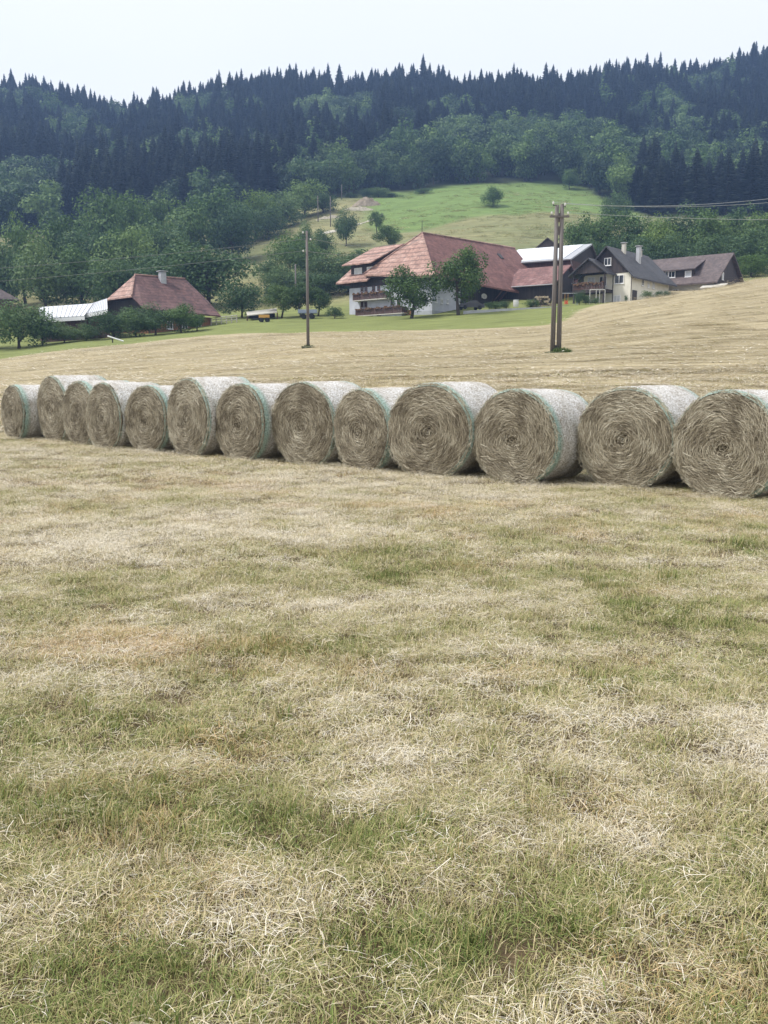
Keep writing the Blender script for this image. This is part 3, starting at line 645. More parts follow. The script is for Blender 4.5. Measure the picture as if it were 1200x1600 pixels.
def turf_points():
    P, ROT, SC, IX, TI, RU = [], [], [], [], [], []
    rng = np.random.default_rng(77)
    bands = [  # y0, y1, pieces per square metre, size, template ranges with shares
        (0.6, 3.2, 660, 0.86, [(0, 5, .60), (5, 9, .26), (9, 12, .09), (12, 14, .05)]),
        (3.2, 6.5, 440, 1.0, [(0, 5, .58), (5, 9, .30), (9, 12, .08), (12, 14, .04)]),
        (6.5, 12, 240, 1.25, [(0, 5, .55), (5, 9, .36), (9, 12, .06), (12, 14, .03)]),
        (12, 24, 95, 1.65, [(0, 5, .58), (5, 9, .38), (9, 12, .04)]),
        (24, 40, 9, 1.5, [(14, 17, .6), (17, 19, .4)]),
        (40, 70, 0.9, 1.8, [(17, 19, 1.0)]), (70, 118, 0.35, 2.2, [(17, 19, 1.0)])]
    for (y0, y1, den, size, mixr) in bands:
        half = 0.47 * y1 + 1.6
        n = int(den * (y1 - y0) * 2 * half)
        y = rng.uniform(y0, y1, n); x = rng.uniform(-half, half, n)
        keep = (np.abs(x) < 0.47 * y + 1.6) & (y < edge_depth(600 + FPX * x / np.maximum(y, 20)) - 3)
        x, y = x[keep], y[keep]; n = len(x)
        base = fbm(x * 0.55, y * 0.9, 61, 4); fine = fbm(x * 2.6, y * 4.2, 71, 4); st = fbm(x * 0.12 + y * 0.05, y * 0.8, 81, 3)
        tint = 0.53 - 0.07 * np.clip((4.0 - y) / 2, 0, 1) + 0.12 * np.clip((y - 2) / 10, 0, 1) + 0.30 * (base - 0.5) + 0.60 * (fine - 0.5) + 0.30 * (st - 0.5)
        tint = tint - 0.11 * px_blob(x, y, GREEN) + 0.11 * px_blob(x, y, PALE)
        rust = np.clip(0.34 * px_blob(x, y, RUST) + 1.8 * (fbm(x * 1.6 + 31, y * 2.4, 91, 4) - 0.58) + rng.normal(0, .06, n), 0, 0.5)
        ra = rng.random(n); ix = np.zeros(n, int); acc = 0
        for (a, b, w) in mixr:
            mk = (ra >= acc) & (ra < acc + w); ix[mk] = rng.integers(a, b, mk.sum()); acc += w
        ix[ra >= acc] = mixr[0][0]
        loose = ((ix >= 5) & (ix < 9)) | ((ix >= 12) & (ix < 14)) | (ix >= 17)
        upr = (ix >= 9) & (ix < 12)
        # loose hay lies in the pale places, upright tufts stand in the green ones
        keep = np.where(loose, rng.random(n) < np.clip(0.30 + 1.6 * (tint - 0.35), 0.06, 1), np.where(upr, rng.random(n) < np.clip(1.25 - 1.9 * tint, 0.02, 1), True))
        x, y, ix, tint, rust, loose, upr = [q[keep] for q in (x, y, ix, tint, rust, loose, upr)]; n = len(x)
        tint = np.where(loose, np.maximum(tint, 0.44) + 0.10, tint) + rng.normal(0, 0.09, n) + 0.06 * np.clip((y - 22) / 10, 0, 1)
        tint = np.where(upr, tint - 0.12, tint)
        s = size * rng.uniform(0.75, 1.3, n); hs = s * (0.75 + 0.7 * np.clip(0.62 - tint, 0, .6) + 0.25 * fine[keep]) / size ** 0.35 * (0.45 + 1.25 * fbm(x * 5.5, y * 8, 97, 2))
        z = terr(x, y) + np.where(loose, 0.012, 0.0) * size
        P.append(np.stack([x, y, z], -1)); ROT.append(np.stack([rng.normal(0, .05, n), rng.normal(0, .05, n), rng.random(n) * 6.283], -1))
        lng = np.where(y > 38, rng.uniform(1.5, 4.0, n), 1.0)
        SC.append(np.stack([s * lng, s, np.where(loose, s * 0.8, hs)], -1))
        ROT[-1][:, 2] = np.where(y > 38, rng.normal(0.05, 0.12, n) + 3.1416 * (rng.random(n) < .5), ROT[-1][:, 2]); ROT[-1][:, :2] *= (y < 38)[:, None]; IX.append(ix); TI.append(np.clip(tint, 0.05, 0.98)); RU.append(rust)
    return map(np.concatenate, (P, ROT, SC, IX, TI, RU))
P_, ROT_, SC_, IX_, TI_, RU_ = turf_points()
scatter('stubble_grass', P_, ROT_, SC_, IX_, TEMPL, {'tint': TI_, 'rust': RU_}, 'mown stubble with green grass tufts and loose hay on the field', 'grass')

# ------------------------------------------------------------------ trees
def tube_np(p0, p1, r0, r1, n=6):
    d = p1 - p0; d = d / (np.linalg.norm(d) + 1e-9); a = np.cross(d, [0.3, 0.9, 0.2]); a /= np.linalg.norm(a); b = np.cross(d, a)
    t = np.linspace(0, 2 * math.pi, n, endpoint=False)
    ring = np.cos(t)[:, None] * a + np.sin(t)[:, None] * b
    V = np.concatenate([p0 + ring * r0, p1 + ring * r1]); i = np.arange(n); j = (i + 1) % n
    return V, np.stack([i, j, n + j, n + i], -1)
def broadleaf(seed, mat, nl=6400, H=12.0, W=10.0, leaf=0.42, trunk=0.09, nclump=26, crad=1.0):
    """crown and trunk of a tree 12 m high, base at the origin"""
    rng = np.random.default_rng(900 + seed)
    cb = H * trunk; cc = np.array([0, 0, cb + (H - cb) * 0.50]); rz = (H - cb) * 0.52; rx = W / 2
    cl = []
    tries = 0
    while len(cl) < nclump and tries < 3000:
        tries += 1
        v = rng.normal(0, 1, 3); v /= np.linalg.norm(v); f = rng.uniform(0.45, 0.86) if len(cl) > 5 else rng.uniform(0.0, 0.4)
        c = cc + v * f * np.array([rx, rx, rz]) * (1.0 + 0.16 * math.sin(3 * math.atan2(v[1], v[0]) + seed))
        if c[2] < cb * 0.9: continue
        r = rng.uniform(0.19, 0.32) * W * (0.85 if v[2] > 0.5 else 1.0) * crad
        if all(np.linalg.norm(c - q[0]) > 0.55 * min(r, q[1]) for q in cl): cl.append((c, r))
    Vs, lv = [], []
    tot = sum(r ** 2 for _, r in cl)
    for (c, r) in cl:
        n = int(nl * r * r / tot)
        v = rng.normal(0, 1, (n, 3)); v /= np.linalg.norm(v, axis=1)[:, None]
        rad = r * (0.55 + 0.50 * rng.random(n) ** 0.6) * (1 + 0.22 * np.sin(v[:, 0] * 5 + c[0]) * np.sin(v[:, 2] * 6 + c[1]))
        p = c + v * rad[:, None] * np.array([1, 1, 0.8])
        nm = v + rng.normal(0, 0.40, (n, 3)) + np.array([0, 0, 0.25]); nm /= np.linalg.norm(nm, axis=1)[:, None]
        a = np.cross(nm, rng.normal(0, 1, (n, 3))); a /= np.linalg.norm(a, axis=1)[:, None] + 1e-9; b = np.cross(nm, a)
        sz = leaf * rng.uniform(0.55, 1.25, n)[:, None]
        q = np.stack([p - a * sz * 0.62, p - b * sz * 0.36, p + a * sz * 0.62, p + b * sz * 0.36], 1)
        Vs.append(q.reshape(-1, 3)); base = rng.uniform(0.25, 0.75); lv.append(np.repeat(np.clip(base + rng.normal(0, 0.2, n), 0, 1), 4))
    V = np.concatenate(Vs); lvv = np.concatenate(lv).astype(np.float32)
    crown = np_mesh('crown', V, np.arange(len(V)).reshape(-1, 4), mat, attrs={'lv': ('FLOAT', lvv)})
    tv, tf = [], []; o = 0
    def add(p0, p1, r0, r1, n=6):
        nonlocal o
        v, f = tube_np(np.array(p0, float), np.array(p1, float), r0, r1, n); tv.append(v); tf.append(f + o); o += len(v)
    tr = 0.026 * H; bend = rng.normal(0, 0.02 * H, 2)
    p1 = np.array([bend[0], bend[1], cb * 1.1]); p2 = np.array([bend[0] * 1.6, bend[1] * 1.6, cb + (H - cb) * 0.45]); p3 = np.array([bend[0], bend[1], H * 0.82])
    add([0, 0, -0.6], [0, 0, 0.25], tr * 1.5, tr * 1.1, 8); add([0, 0, 0.25], p1, tr * 1.1, tr * 0.8, 8); add(p1, p2, tr * 0.8, tr * 0.45); add(p2, p3, tr * 0.45, tr * 0.12)
    for (c, r) in cl[3:16]:
        f = rng.uniform(0.0, 0.8); s = p1 * (1 - f) + p2 * f; m_ = (s + c) / 2 + np.array([0, 0, -0.05 * H])
        add(s, m_, tr * 0.36, tr * 0.22, 5); add(m_, c, tr * 0.22, tr * 0.08, 5)
    tm = np_mesh('trunk', np.concatenate(tv), np.concatenate(tf), M['bark'], smooth=True)
    return crown, tm
def spruce(seed, H=26.0):
    rng = np.random.default_rng(1300 + seed); V, F, lv = [], [], []; k = 0
    nw = 34; wid = rng.uniform(3.0, 4.4)
    for i in range(nw):
        f = i / (nw - 1); z = H * (0.10 + 0.88 * f ** 0.92); r = wid * (1 - f) ** 0.82 + 0.18
        nb = max(5, int(13 - 7 * f)); ph = rng.random() * 6.28
        for j in range(nb):
            t = ph + 2 * math.pi * j / nb + rng.normal(0, 0.12); rr = r * rng.uniform(0.55, 1.2); dr = rr * rng.uniform(0.22, 0.46)
            d = np.array([math.cos(t), math.sin(t), 0]); s = np.array([-d[1], d[0], 0]); w = rr * 0.20 + 0.12
            b0 = np.array([0, 0, z + 0.35]); mid = d * rr * 0.55 + [0, 0, z - dr * 0.45]; tip = d * rr + [0, 0, z - dr * 0.8]
            V += [b0, mid + s * w - [0, 0, 0.28 * w], mid - s * w - [0, 0, 0.28 * w], tip, mid - [0, 0, 0.9 * w + 0.25]]
            F += [(k, k + 1, k + 3), (k, k + 3, k + 2), (k, k + 4, k + 3)]; lv += [rng.uniform(0.1, 0.9)] * 5; k += 5
    V += [np.array([0.1, 0, H * 0.93]), np.array([-0.1, 0.1, H * 0.93]), np.array([0, 0, H])]; F.append((k, k + 1, k + 2)); lv += [0.5] * 3; k += 3
    n0 = len(F)
    v, f = tube_np(np.array([0, 0, -1.5]), np.array([0, 0, H * 0.9]), 0.34, 0.06, 5)
    V = np.concatenate([np.array(V), v]); lv += [0.3] * len(v)
    return np_mesh('spruce', V, [np.array(F), f + k], [M['needle'], M['bark']], mi=[0] * n0 + [1] * len(f), attrs={'lv': ('FLOAT', np.array(lv, np.float32))})
TREES = {'a': [broadleaf(k, M['leaf_a']) for k in range(4)],
         'b': [broadleaf(10 + k, M['leaf_b'], W=10.5) for k in range(3)],
         'c': [broadleaf(20 + k, M['leaf_c'], W=10.0) for k in range(2)],
         'd': [broadleaf(30 + k, M['leaf_d'], nl=6600, trunk=0.22, nclump=40, leaf=0.38, W=10.5, crad=0.66) for k in range(3)],
         's': [broadleaf(40 + k, M['leaf_b'], nl=2600, trunk=0.05, nclump=16, W=11, leaf=0.5) for k in range(3)]}
# spare, two-material version for the woods
def merged(cr, tm):
    n1 = len(cr.vertices); v = np.empty(n1 * 3, np.float32); cr.vertices.foreach_get('co', v)
    n2 = len(tm.vertices); w = np.empty(n2 * 3, np.float32); tm.vertices.foreach_get('co', w)
    lv = np.empty(n1, np.float32); cr.attributes['lv'].data.foreach_get('value', lv)
    f1 = np.array([p.vertices[:] for p in cr.polygons]); f2 = np.array([p.vertices[:] for p in tm.polygons]) + n1
    return np_mesh('broadleaf_tree', np.concatenate([v.reshape(-1, 3), w.reshape(-1, 3)]), [f1, f2], [cr.materials[0], tm.materials[0]],
                   mi=[0] * len(f1) + [1] * len(f2), attrs={'lv': ('FLOAT', np.concatenate([lv, np.full(n2, .4, np.float32)]))})
M['leaf_far'] = leaf_mat('hill_wood_leaf', (.012, .032, .016), (.036, .072, .030), (.105, .165, .056))
FARLEAF = [merged(*broadleaf(60 + k, M[m], nl=2200, leaf=0.66, W=9.5, nclump=18)) for k, m in enumerate(['leaf_far', 'leaf_far', 'leaf_b', 'leaf_far', 'leaf_a'])]
SPRUCES = [spruce(k) for k in range(5)]
_cnt = [0]
def tree(px, topy, Y, wpx, kind, label, group=None, name='broadleaf_tree', cat='tree', minh=2.0, sink=0.15):
    _cnt[0] += 1; rng = random.Random(_cnt[0] * 31)
    g = ground_at(px, Y); H = max(minh, at(px, topy, Y).z - g.z)
    cr, tm = TREES[kind][rng.randrange(len(TREES[kind]))]
    W = wpx / FPX * Y
    e = empty(name, (g.x, g.y, g.z - sink), label, cat, group); e.rotation_euler = (0, 0, rng.random() * 6.28)
    e.scale = (W / 10.3, W / 10.3, (H + sink) / 12.2)
    link_mesh('crown', cr, e); link_mesh('trunk', tm, e)
    return e

# individual trees: (column, row of the top, depth, width in pixels, kind)
LOOK = {'a': 'mid-green', 'b': 'dark green', 'c': 'bright green'}
for a in [(40, 330, 212, 75, 'a'), (100, 330, 228, 80, 'a'), (160, 296, 262, 85, 'a'), (205, 300, 275, 75, 'c'), (245, 300, 285, 72, 'a'),
          (150, 345, 222, 90, 'b'), (205, 350, 218, 90, 'a'), (260, 335, 236, 85, 'b'), (300, 310, 270, 80, 'a'), (345, 284, 296, 95, 'a'),
          (365, 318, 270, 75, 'b'), (400, 292, 305, 62, 'c'), (440, 296, 318, 66, 'b'), (475, 280, 330, 62, 'a'), (420, 318, 300, 55, 'b'),
          (70, 378, 190, 90, 'b'), (125, 385, 196, 95, 'a'), (185, 392, 188, 95, 'b'), (240, 385, 195, 85, 'b'), (10, 365, 200, 70, 'b'), (-45, 350, 205, 90, 'a'),
          (-110, 340, 210, 95, 'b'), (505, 300, 335, 50, 'b')]:
    tree(*a, LOOK[a[4]] + ' broadleaf tree in the grove behind the chimneyed farmhouse', LOOK[a[4]] + ' trees of the grove behind the chimneyed farmhouse')
tree(325, 370, 186, 135, 'b', 'broad grey-green tree rising right behind the chimneyed red roof')
tree(285, 378, 190, 70, 'a', 'loose pale tree between the grove and the broad grey-green tree')
tree(378, 432, 163, 62, 'b', 'dark bushy tree beside the log fence and chimneyed farmhouse')
tree(305, 372 + 20, 300, 40, 'b', 'small tree on the grass slope above the grove')
for k_, a in enumerate([(30, 462, 137, 84, 'b'), (-30, 468, 139, 80, 'b'), (66, 482, 139, 48, 'b'), (100, 503, 140, 46, 'b'), (135, 503, 140, 44, 'b')]):
    tree(*a, 'dark leafy tree in the hedge by the white-roofed shed, ' + ('fourth', 'fifth', 'third', 'second', 'first')[k_] + ' from the chimneyed farmhouse', 'hedge trees before the white-roofed shed')
for k_, a in enumerate([(178, 480, 139, 58, 'b'), (212, 475, 139, 56, 'b'), (243, 474, 139, 60, 'b'), (284, 474, 140, 58, 'a'), (308, 488, 142, 34, 'd')]):
    tree(*a, 'fruit tree before the chimneyed farmhouse, ' + ('fifth', 'fourth', 'third', 'second', 'first')[k_] + ' from the log fence', 'fruit trees before the chimneyed farmhouse')
for a in [(440, 442, 159, 50, 'd'), (470, 436, 160, 46, 'd'), (497, 446, 160, 42, 'd')]:
    tree(*a, 'leafy fruit tree by the small shed, around the single utility pole', 'fruit trees by the small shed')
tree(524, 476, 153, 27, 's', 'small rounded bush at the balcony corner of the big farmhouse', name='round_bush', cat='bush', minh=1.5)
for a in [(452, 360, 222, 62, 'c'), (425, 395, 205, 48, 'b'), (478, 372, 214, 62, 'a'), (515, 392, 203, 66, 'b'), (553, 385, 207, 60, 'b'), (445, 412, 198, 60, 'b'),
          (500, 420, 192, 70, 'b'), (545, 425, 194, 70, 'b'), (580, 418, 197, 52, 'b'), (474, 345, 240, 34, 'b'), (505, 352, 236, 34, 'b'), (590, 400, 205, 40, 'b'), (430, 440, 190, 40, 'b')]:
    tree(*a, LOOK[a[4]] + ' tree in the dense thicket behind the single utility pole', LOOK[a[4]] + ' trees of the thicket behind the single utility pole')
tree(541, 325, 262, 34, 'b', 'conical dark tree below the dug earth mound')
tree(589, 326, 285, 23, 'd', 'small thin tree in front of the earth mound')
tree(607, 350, 240, 44, 'd', 'greyish rounded tree above the dormer roof of the big farmhouse')
tree(770, 292, 322, 34, 'a', 'lone tree standing on the bright green hill pasture')
tree(643, 413, 143, 84, 'd', 'smaller fruit tree with bare trunk before the balconies')
tree(716, 380, 142, 84, 'd', 'larger fruit tree hiding the middle of the big red roof')
for a in [(905, 330, 196, 58, 'a'), (940, 326, 206, 66, 'a'), (985, 327, 203, 70, 'a'), (1025, 335, 194, 62, 'c'), (1065, 322, 206, 76, 'b'), (1110, 326, 200, 70, 'a'),
          (1150, 312, 212, 72, 'b'), (1195, 322, 205, 70, 'a'), (1240, 312, 210, 80, 'b'), (960, 360, 186, 66, 'b'), (1010, 362, 186, 66, 'b'), (1060, 365, 186, 66, 'b'),
          (1110, 362, 188, 70, 'b'), (1165, 352, 192, 74, 'b'), (1215, 368, 180, 64, 'a'), (915, 368, 186, 46, 'b'), (1290, 330, 205, 80, 'a'), (1175, 395, 178, 50, 'c')]:
    tree(*a, LOOK[a[4]] + ' broadleaf tree in the wood behind the dark-roofed houses', LOOK[a[4]] + ' trees of the wood behind the dark-roofed houses')
tree(966, 296, 285, 42, 'b', 'dark round tree at the lower corner of the green pasture')
tree(948, 304, 280, 26, 's', 'low bush beside the dark round tree on the pasture', name='bush', cat='bush')
for a in [(505, 300, 372, 26, 's'), (573, 292, 376, 22, 'b'), (592, 291, 377, 30, 'b'), (612, 300, 376, 30, 's'), (548, 302, 374, 26, 's'), (660, 300, 380, 28, 's'), (890, 262, 388, 26, 'a')]:
    tree(*a, 'young tree at the wood edge above the pasture', 'young trees at the wood edge above the pasture')

# ------------------------------------------------------------------ forest
def forest():
    rng = np.random.default_rng(5)
    def jitter(step, y0=285, y1=775):
        gx, gy = np.meshgrid(np.arange(-640, 640, step), np.arange(y0, y1, step))
        x = gx.ravel() + rng.uniform(-.7, .7, gx.size) * step; y = gy.ravel() + rng.uniform(-.7, .7, gx.size) * step
        k = np.abs(x) < 0.62 * y; return x[k], y[k]
    def is_leaf(x, y):
        px = 600 + FPX * x / y; w = (fbm(x * 0.02, y * 0.02, 123, 3) - 0.5) * 70; f = front(px)
        band = (px > 470) & (y > f - 2) & (y < f + np.interp(px, [470, 560, 700, 900, 1200], [30, 55, 105, 150, 150]) + w)
        band &= ~((px > 975) & (y < f + 62 + w * 0.5))
        p1 = ((px - 530) / 62) ** 2 + ((y - 575) / 42) ** 2 < 1
        p2 = ((px - 305) / 34) ** 2 + ((y - 625) / 34) ** 2 < 1
        p3 = ((px - 215) / 24) ** 2 + ((y - 640) / 26) ** 2 < 1
        p4 = (px < 118 + w * 0.5) & (y < 425 + w)
        return band | p1 | p2 | p3 | p4
    def put(x, y): return np.stack([x, y, terr(x, y) - 0.4], -1)
    x, y = jitter(7.2); px = 600 + FPX * x / y
    k = (y > front(px) + 1) & ~is_leaf(x, y); x, y, px = x[k], y[k], px[k]
    mixd = fbm(x * 0.025, y * 0.025, 222, 3) > 0.60                # stray broadleaf groups among the spruces
    mixd &= (rng.random(len(x)) < 0.5) & (y < 670); xm, ym = x[mixd], y[mixd]; x, y, px = x[~mixd], y[~mixd], px[~mixd]
    sky_ = np.where((y > 695) & (y < 735) & (px > -40) & (px < 1240))[0]
    pick = rng.permutation(sky_)[:260]; rest = np.ones(len(x), bool); rest[pick] = False
    for i in pick:
        o = link_mesh('spruce_tree', SPRUCES[rng.integers(5)], None, (x[i], y[i], tz(x[i], y[i]) - 0.4))
        s = (0.48 + 0.45 * float(fbm(np.array([x[i] * .035]), np.array([y[i] * .035]), 303, 2)[0])) * rng.uniform(0.78, 1.2); w_ = rng.uniform(1.3, 1.9); o.scale = (s ** .7 * w_, s ** .7 * w_, s); o.rotation_euler = (0, 0, rng.random() * 6.28)
        tag(o, 'pointed dark spruce rising on the skyline ridge', 'tree', 'spruces along the skyline ridge')
    x, y = x[rest], y[rest]; n = len(x); s = (0.48 + 0.70 * fbm(x * .035, y * .035, 303, 2)) * rng.uniform(0.7, 1.2, n)
    scatter('spruce_forest', put(x, y), np.stack([0 * x, 0 * x, rng.random(n) * 6.28], -1), np.stack([s ** .6 * 1.6, s ** .6 * 1.6, s], -1), rng.integers(0, 5, n), SPRUCES, None,
            'dark blue-green spruce forest covering the hills', 'forest')
    x, y = jitter(8.8); px = 600 + FPX * x / y
    k = (y > front(px)) & is_leaf(x, y); x, y, px = x[k], y[k], px[k]
    edge = np.where((y < front(px) + 24) & (px > 480) & (px < 1000))[0]
    edge = edge[np.argsort((y - front(px))[edge])][:110]; rest = np.ones(len(x), bool); rest[edge] = False
    for i in edge:
        j = rng.integers(len(FARLEAF)); o = link_mesh('broadleaf_tree', FARLEAF[j], None, (x[i], y[i], tz(x[i], y[i]) - 0.4))
        s = rng.uniform(1.15, 1.65); o.scale = (s * 0.85, s * 0.85, s); o.rotation_euler = (0, 0, rng.random() * 6.28)
        tag(o, 'broadleaf tree on the edge of the hill wood above the pasture', 'tree', 'trees on the edge of the hill wood')
    x, y = np.concatenate([x[rest], xm]), np.concatenate([y[rest], ym]); n = len(x); s = rng.uniform(0.95, 1.75, n)
    scatter('broadleaf_wood', put(x, y), np.stack([0 * x, 0 * x, rng.random(n) * 6.28], -1), np.stack([s * 1.02, s * 1.02, s], -1), rng.integers(0, len(FARLEAF), n), FARLEAF, None,
            'mixed broadleaf wood across the middle of the hill', 'forest')
forest()

def pasture_tufts():
    rng = np.random.default_rng(313); n = 26000
    y = 95 + 300 * rng.random(n) ** 1.2; x = rng.uniform(-.5, .5, n) * y; px = 600 + FPX * x / y
    dens = fbm(x * .09, y * .13, 401, 4)
    k = (y > 178) & (y < front(px) - 2) & (rng.random(n) < np.clip((dens - .42) * 5, 0.04, 1))
    x, y, px = x[k], y[k], px[k]; n = len(x); s = rng.uniform(3.5, 8.5, n)
    tint = np.clip(0.26 + 0.5 * (fbm(x * .05, y * .05, 411, 3) - .45) + 0.18 * ((y > 175) & (y < 290)) + rng.normal(0, .06, n), .03, .7)
    scatter('pasture_grass', np.stack([x, y, terr(x, y)], -1), np.stack([0 * x, 0 * x, rng.random(n) * 6.28], -1), np.stack([s, s, s * rng.uniform(.8, 1.5, n)], -1), rng.integers(14, 17, n), TEMPL, {'tint': tint, 'rust': 0 * x},
            'uneven grass tufts on the hill pasture', 'grass')
pasture_tufts()

# ------------------------------------------------------------------ building helpers
UP = Vector((0, 0, 1))
class Fr:
    """house frame: origin on the near corner, s along the front to the left, t into the depth (azimuth az)"""
    def __init__(s, O, az):
        s.O = Vector(O); a = R(az); s.e2 = Vector((math.sin(a), math.cos(a), 0)); s.e1 = Vector((-math.cos(a), math.sin(a), 0))
    def P(s, a, t, z): p = s.O + s.e1 * a + s.e2 * t; return Vector((p.x, p.y, z))
    def front(s, px, py, t=0.0):
        """pixel -> (s, z) on the front plane at depth t"""
        d = ray(px, py); o = Vector((0, 0, CAMZ)); q = s.P(0, t, 0); k = (q - o).dot(s.e2) / d.dot(s.e2); h = o + d * k
        return (h - s.P(0, t, 0)).dot(s.e1), h.z
    def side(s, px, py, a=0.0):
        """pixel -> (t, z) on the right-hand plane at s = a"""
        d = ray(px, py); o = Vector((0, 0, CAMZ)); q = s.P(a, 0, 0); k = (q - o).dot(s.e1) / d.dot(s.e1); h = o + d * k
        return (h - s.P(a, 0, 0)).dot(s.e2), h.z
    def foot(s, s0, s1, t0, t1): return [s.P(s0, t0, 0), s.P(s1, t0, 0), s.P(s1, t1, 0), s.P(s0, t1, 0)]
def zpx(px, py, Y): return at(px, py, Y).z
def window(par, c, u, nrm, w, h, pane='pane', mull=1, frame='frame_white', name='window'):
    """window: frame ring with mullions, recessed pane as its child"""
    c = Vector(c); u = Vector(u); nrm = Vector(nrm); t = 0.10; ax = (u, nrm, UP); f = MB()
    f.obox(c + u * (w / 2 - t / 2), ax, (t, 0.12, h)); f.obox(c - u * (w / 2 - t / 2), ax, (t, 0.12, h))
    f.obox(c + UP * (h / 2 - t / 2), ax, (w - 2 * t, 0.12, t)); f.obox(c - UP * (h / 2 - t / 2), ax, (w - 2 * t, 0.12, t))
    for k in range(mull): f.obox(c + u * (-w / 2 + w * (k + 1) / (mull + 1)), ax, (0.09, 0.10, h - 2 * t))
    f.obox(c - UP * (h / 2 + 0.04) + nrm * 0.04, ax, (w + 0.16, 0.18, 0.07))
    o = f.build(name, M[frame], par)
    MB().obox(c - nrm * 0.02, ax, (w - 2 * t + 0.02, 0.05, h - 2 * t + 0.02)).build('pane', M[pane], o)
    return o
def fwin(par, fr, px, py, wpx, hpx, t=0.0, **k):
    s, z = fr.front(px, py, t); p = fr.P(s, t - 0.05, z); m = p.y / FPX
    return window(par, p, fr.e1, -fr.e2, wpx * m * k.pop('wx', 1.3), hpx * m, **k)
def swin(par, fr, px, py, wpx, hpx, a=0.0, **k):
    t, z = fr.side(px, py, a); p = fr.P(a - 0.05, t, z); m = p.y / FPX
    return window(par, p, fr.e2, -fr.e1, wpx * m * k.pop('wx', 1.6), hpx * m, **k)
def slab(name, pts, mat, par, th=0.22):
    return MB().slab(pts, (0, 0, -th)).build(name, mat, par)
def balcony(par, fr, s0, s1, z, depth=1.3, rh=0.95, flowers=True):
    f = MB().slab([fr.P(s0, 0.05, z), fr.P(s1, 0.05, z), fr.P(s1, -depth, z), fr.P(s0, -depth, z)], (0, 0, -0.16))
    o = f.build('balcony', M['rustplow'], par)
    r = MB(); n = max(2, int((s1 - s0) / 0.28)); ax = (fr.e1, fr.e2, UP)
    for k in range(n):
        c = fr.P(s0 + (k + .5) * (s1 - s0) / n, -depth + 0.03, z + rh / 2 - 0.02); r.obox(c, ax, ((s1 - s0) / n - 0.05, 0.04, rh - 0.06))
    c = (s0 + s1) / 2
    r.obox(fr.P(c, -depth, z + rh), ax, (s1 - s0 + 0.1, 0.12, 0.08))
    for ss in (s0 + 0.03, s1 - 0.03): r.obox(fr.P(ss, -depth / 2, z + rh / 2), ax, (0.05, depth - 0.1, rh - 0.1))
    r.build('railing', M['rail'], o)
    n = max(2, int((s1 - s0) / 1.9))
    for k in range(n + 1):
        ss = s0 + 0.08 + k * (s1 - s0 - 0.16) / n
        MB().obox(fr.P(ss, -depth + 0.07, z + rh / 2), ax, (0.12, 0.12, rh)).build('post', M['rail'], o)
    if flowers:
        for k in range(n):
            ss = s0 + (k + .5) * (s1 - s0) / n; b = MB(); L = (s1 - s0) / n * 0.72
            b.obox(fr.P(ss, -depth - 0.10, z + rh - 0.10), ax, (L, 0.16, 0.16))
            rr = random.Random(k * 7 + int(s0 * 10))
            for q in range(9): b.obox(fr.P(ss + (rr.random() - .5) * L, -depth - 0.12, z + rh + rr.uniform(-.18, .12)), ax, (0.26, 0.22, 0.20))
            b.build('flower_box', M['flowers'], o)
    return o
def gable_roof(par, fr, s0, s1, t0, t1, ze, zr, mat, over=0.6, th=0.22, name='roof', zer=None, lname=None):
    """saddle roof, ridge along t; right-hand and left-hand slopes"""
    sm = (s0 + s1) / 2; k = (zr - ze) / ((s1 - s0) / 2); zl = ze - over * k
    r = slab(name, [fr.P(sm, t0 - over, zr), fr.P(sm, t1 + over, zr), fr.P(s0 - over, t1 + over, zl), fr.P(s0 - over, t0 - over, zl)], mat, par, th)
    slab(name, [fr.P(sm, t0 - over, zr + .004), fr.P(s1 + over, t0 - over, zl + .004), fr.P(s1 + over, t1 + over, zl + .004), fr.P(sm, t1 + over, zr + .004)], mat, par, th)
    return r
def gable_wall(par, fr, s0, s1, t, ze, zr, mat, th=0.2, name='gable'):
    return MB().slab([fr.P(s0, t, ze), fr.P(s1, t, ze), fr.P((s0 + s1) / 2, t, zr)], fr.e2 * th).build(name, mat, par)
def chimney(par, c, w, z0, z1, mat, cap=True):
    o = MB().obox((c.x, c.y, (z0 + z1) / 2), (Vector((.75, .66, 0)), Vector((-.66, .75, 0)), UP), (w, w, z1 - z0)).build('chimney', mat, par)
    if cap:
        MB().obox((c.x, c.y, z1 + 0.16), (Vector((.75, .66, 0)), Vector((-.66, .75, 0)), UP), (w * 1.5, w * 1.5, 0.10)).build('chimney_cap', M['concrete'], o)
        b = MB()
        for i in (-1, 1):
            for j in (-1, 1): b.obox((c.x + i * w * .3, c.y + j * w * .3, z1 + 0.055), (Vector((1, 0, 0)), Vector((0, 1, 0)), UP), (0.1, 0.1, 0.13))
        b.build('cap_support', M['concrete'], o)
    return o

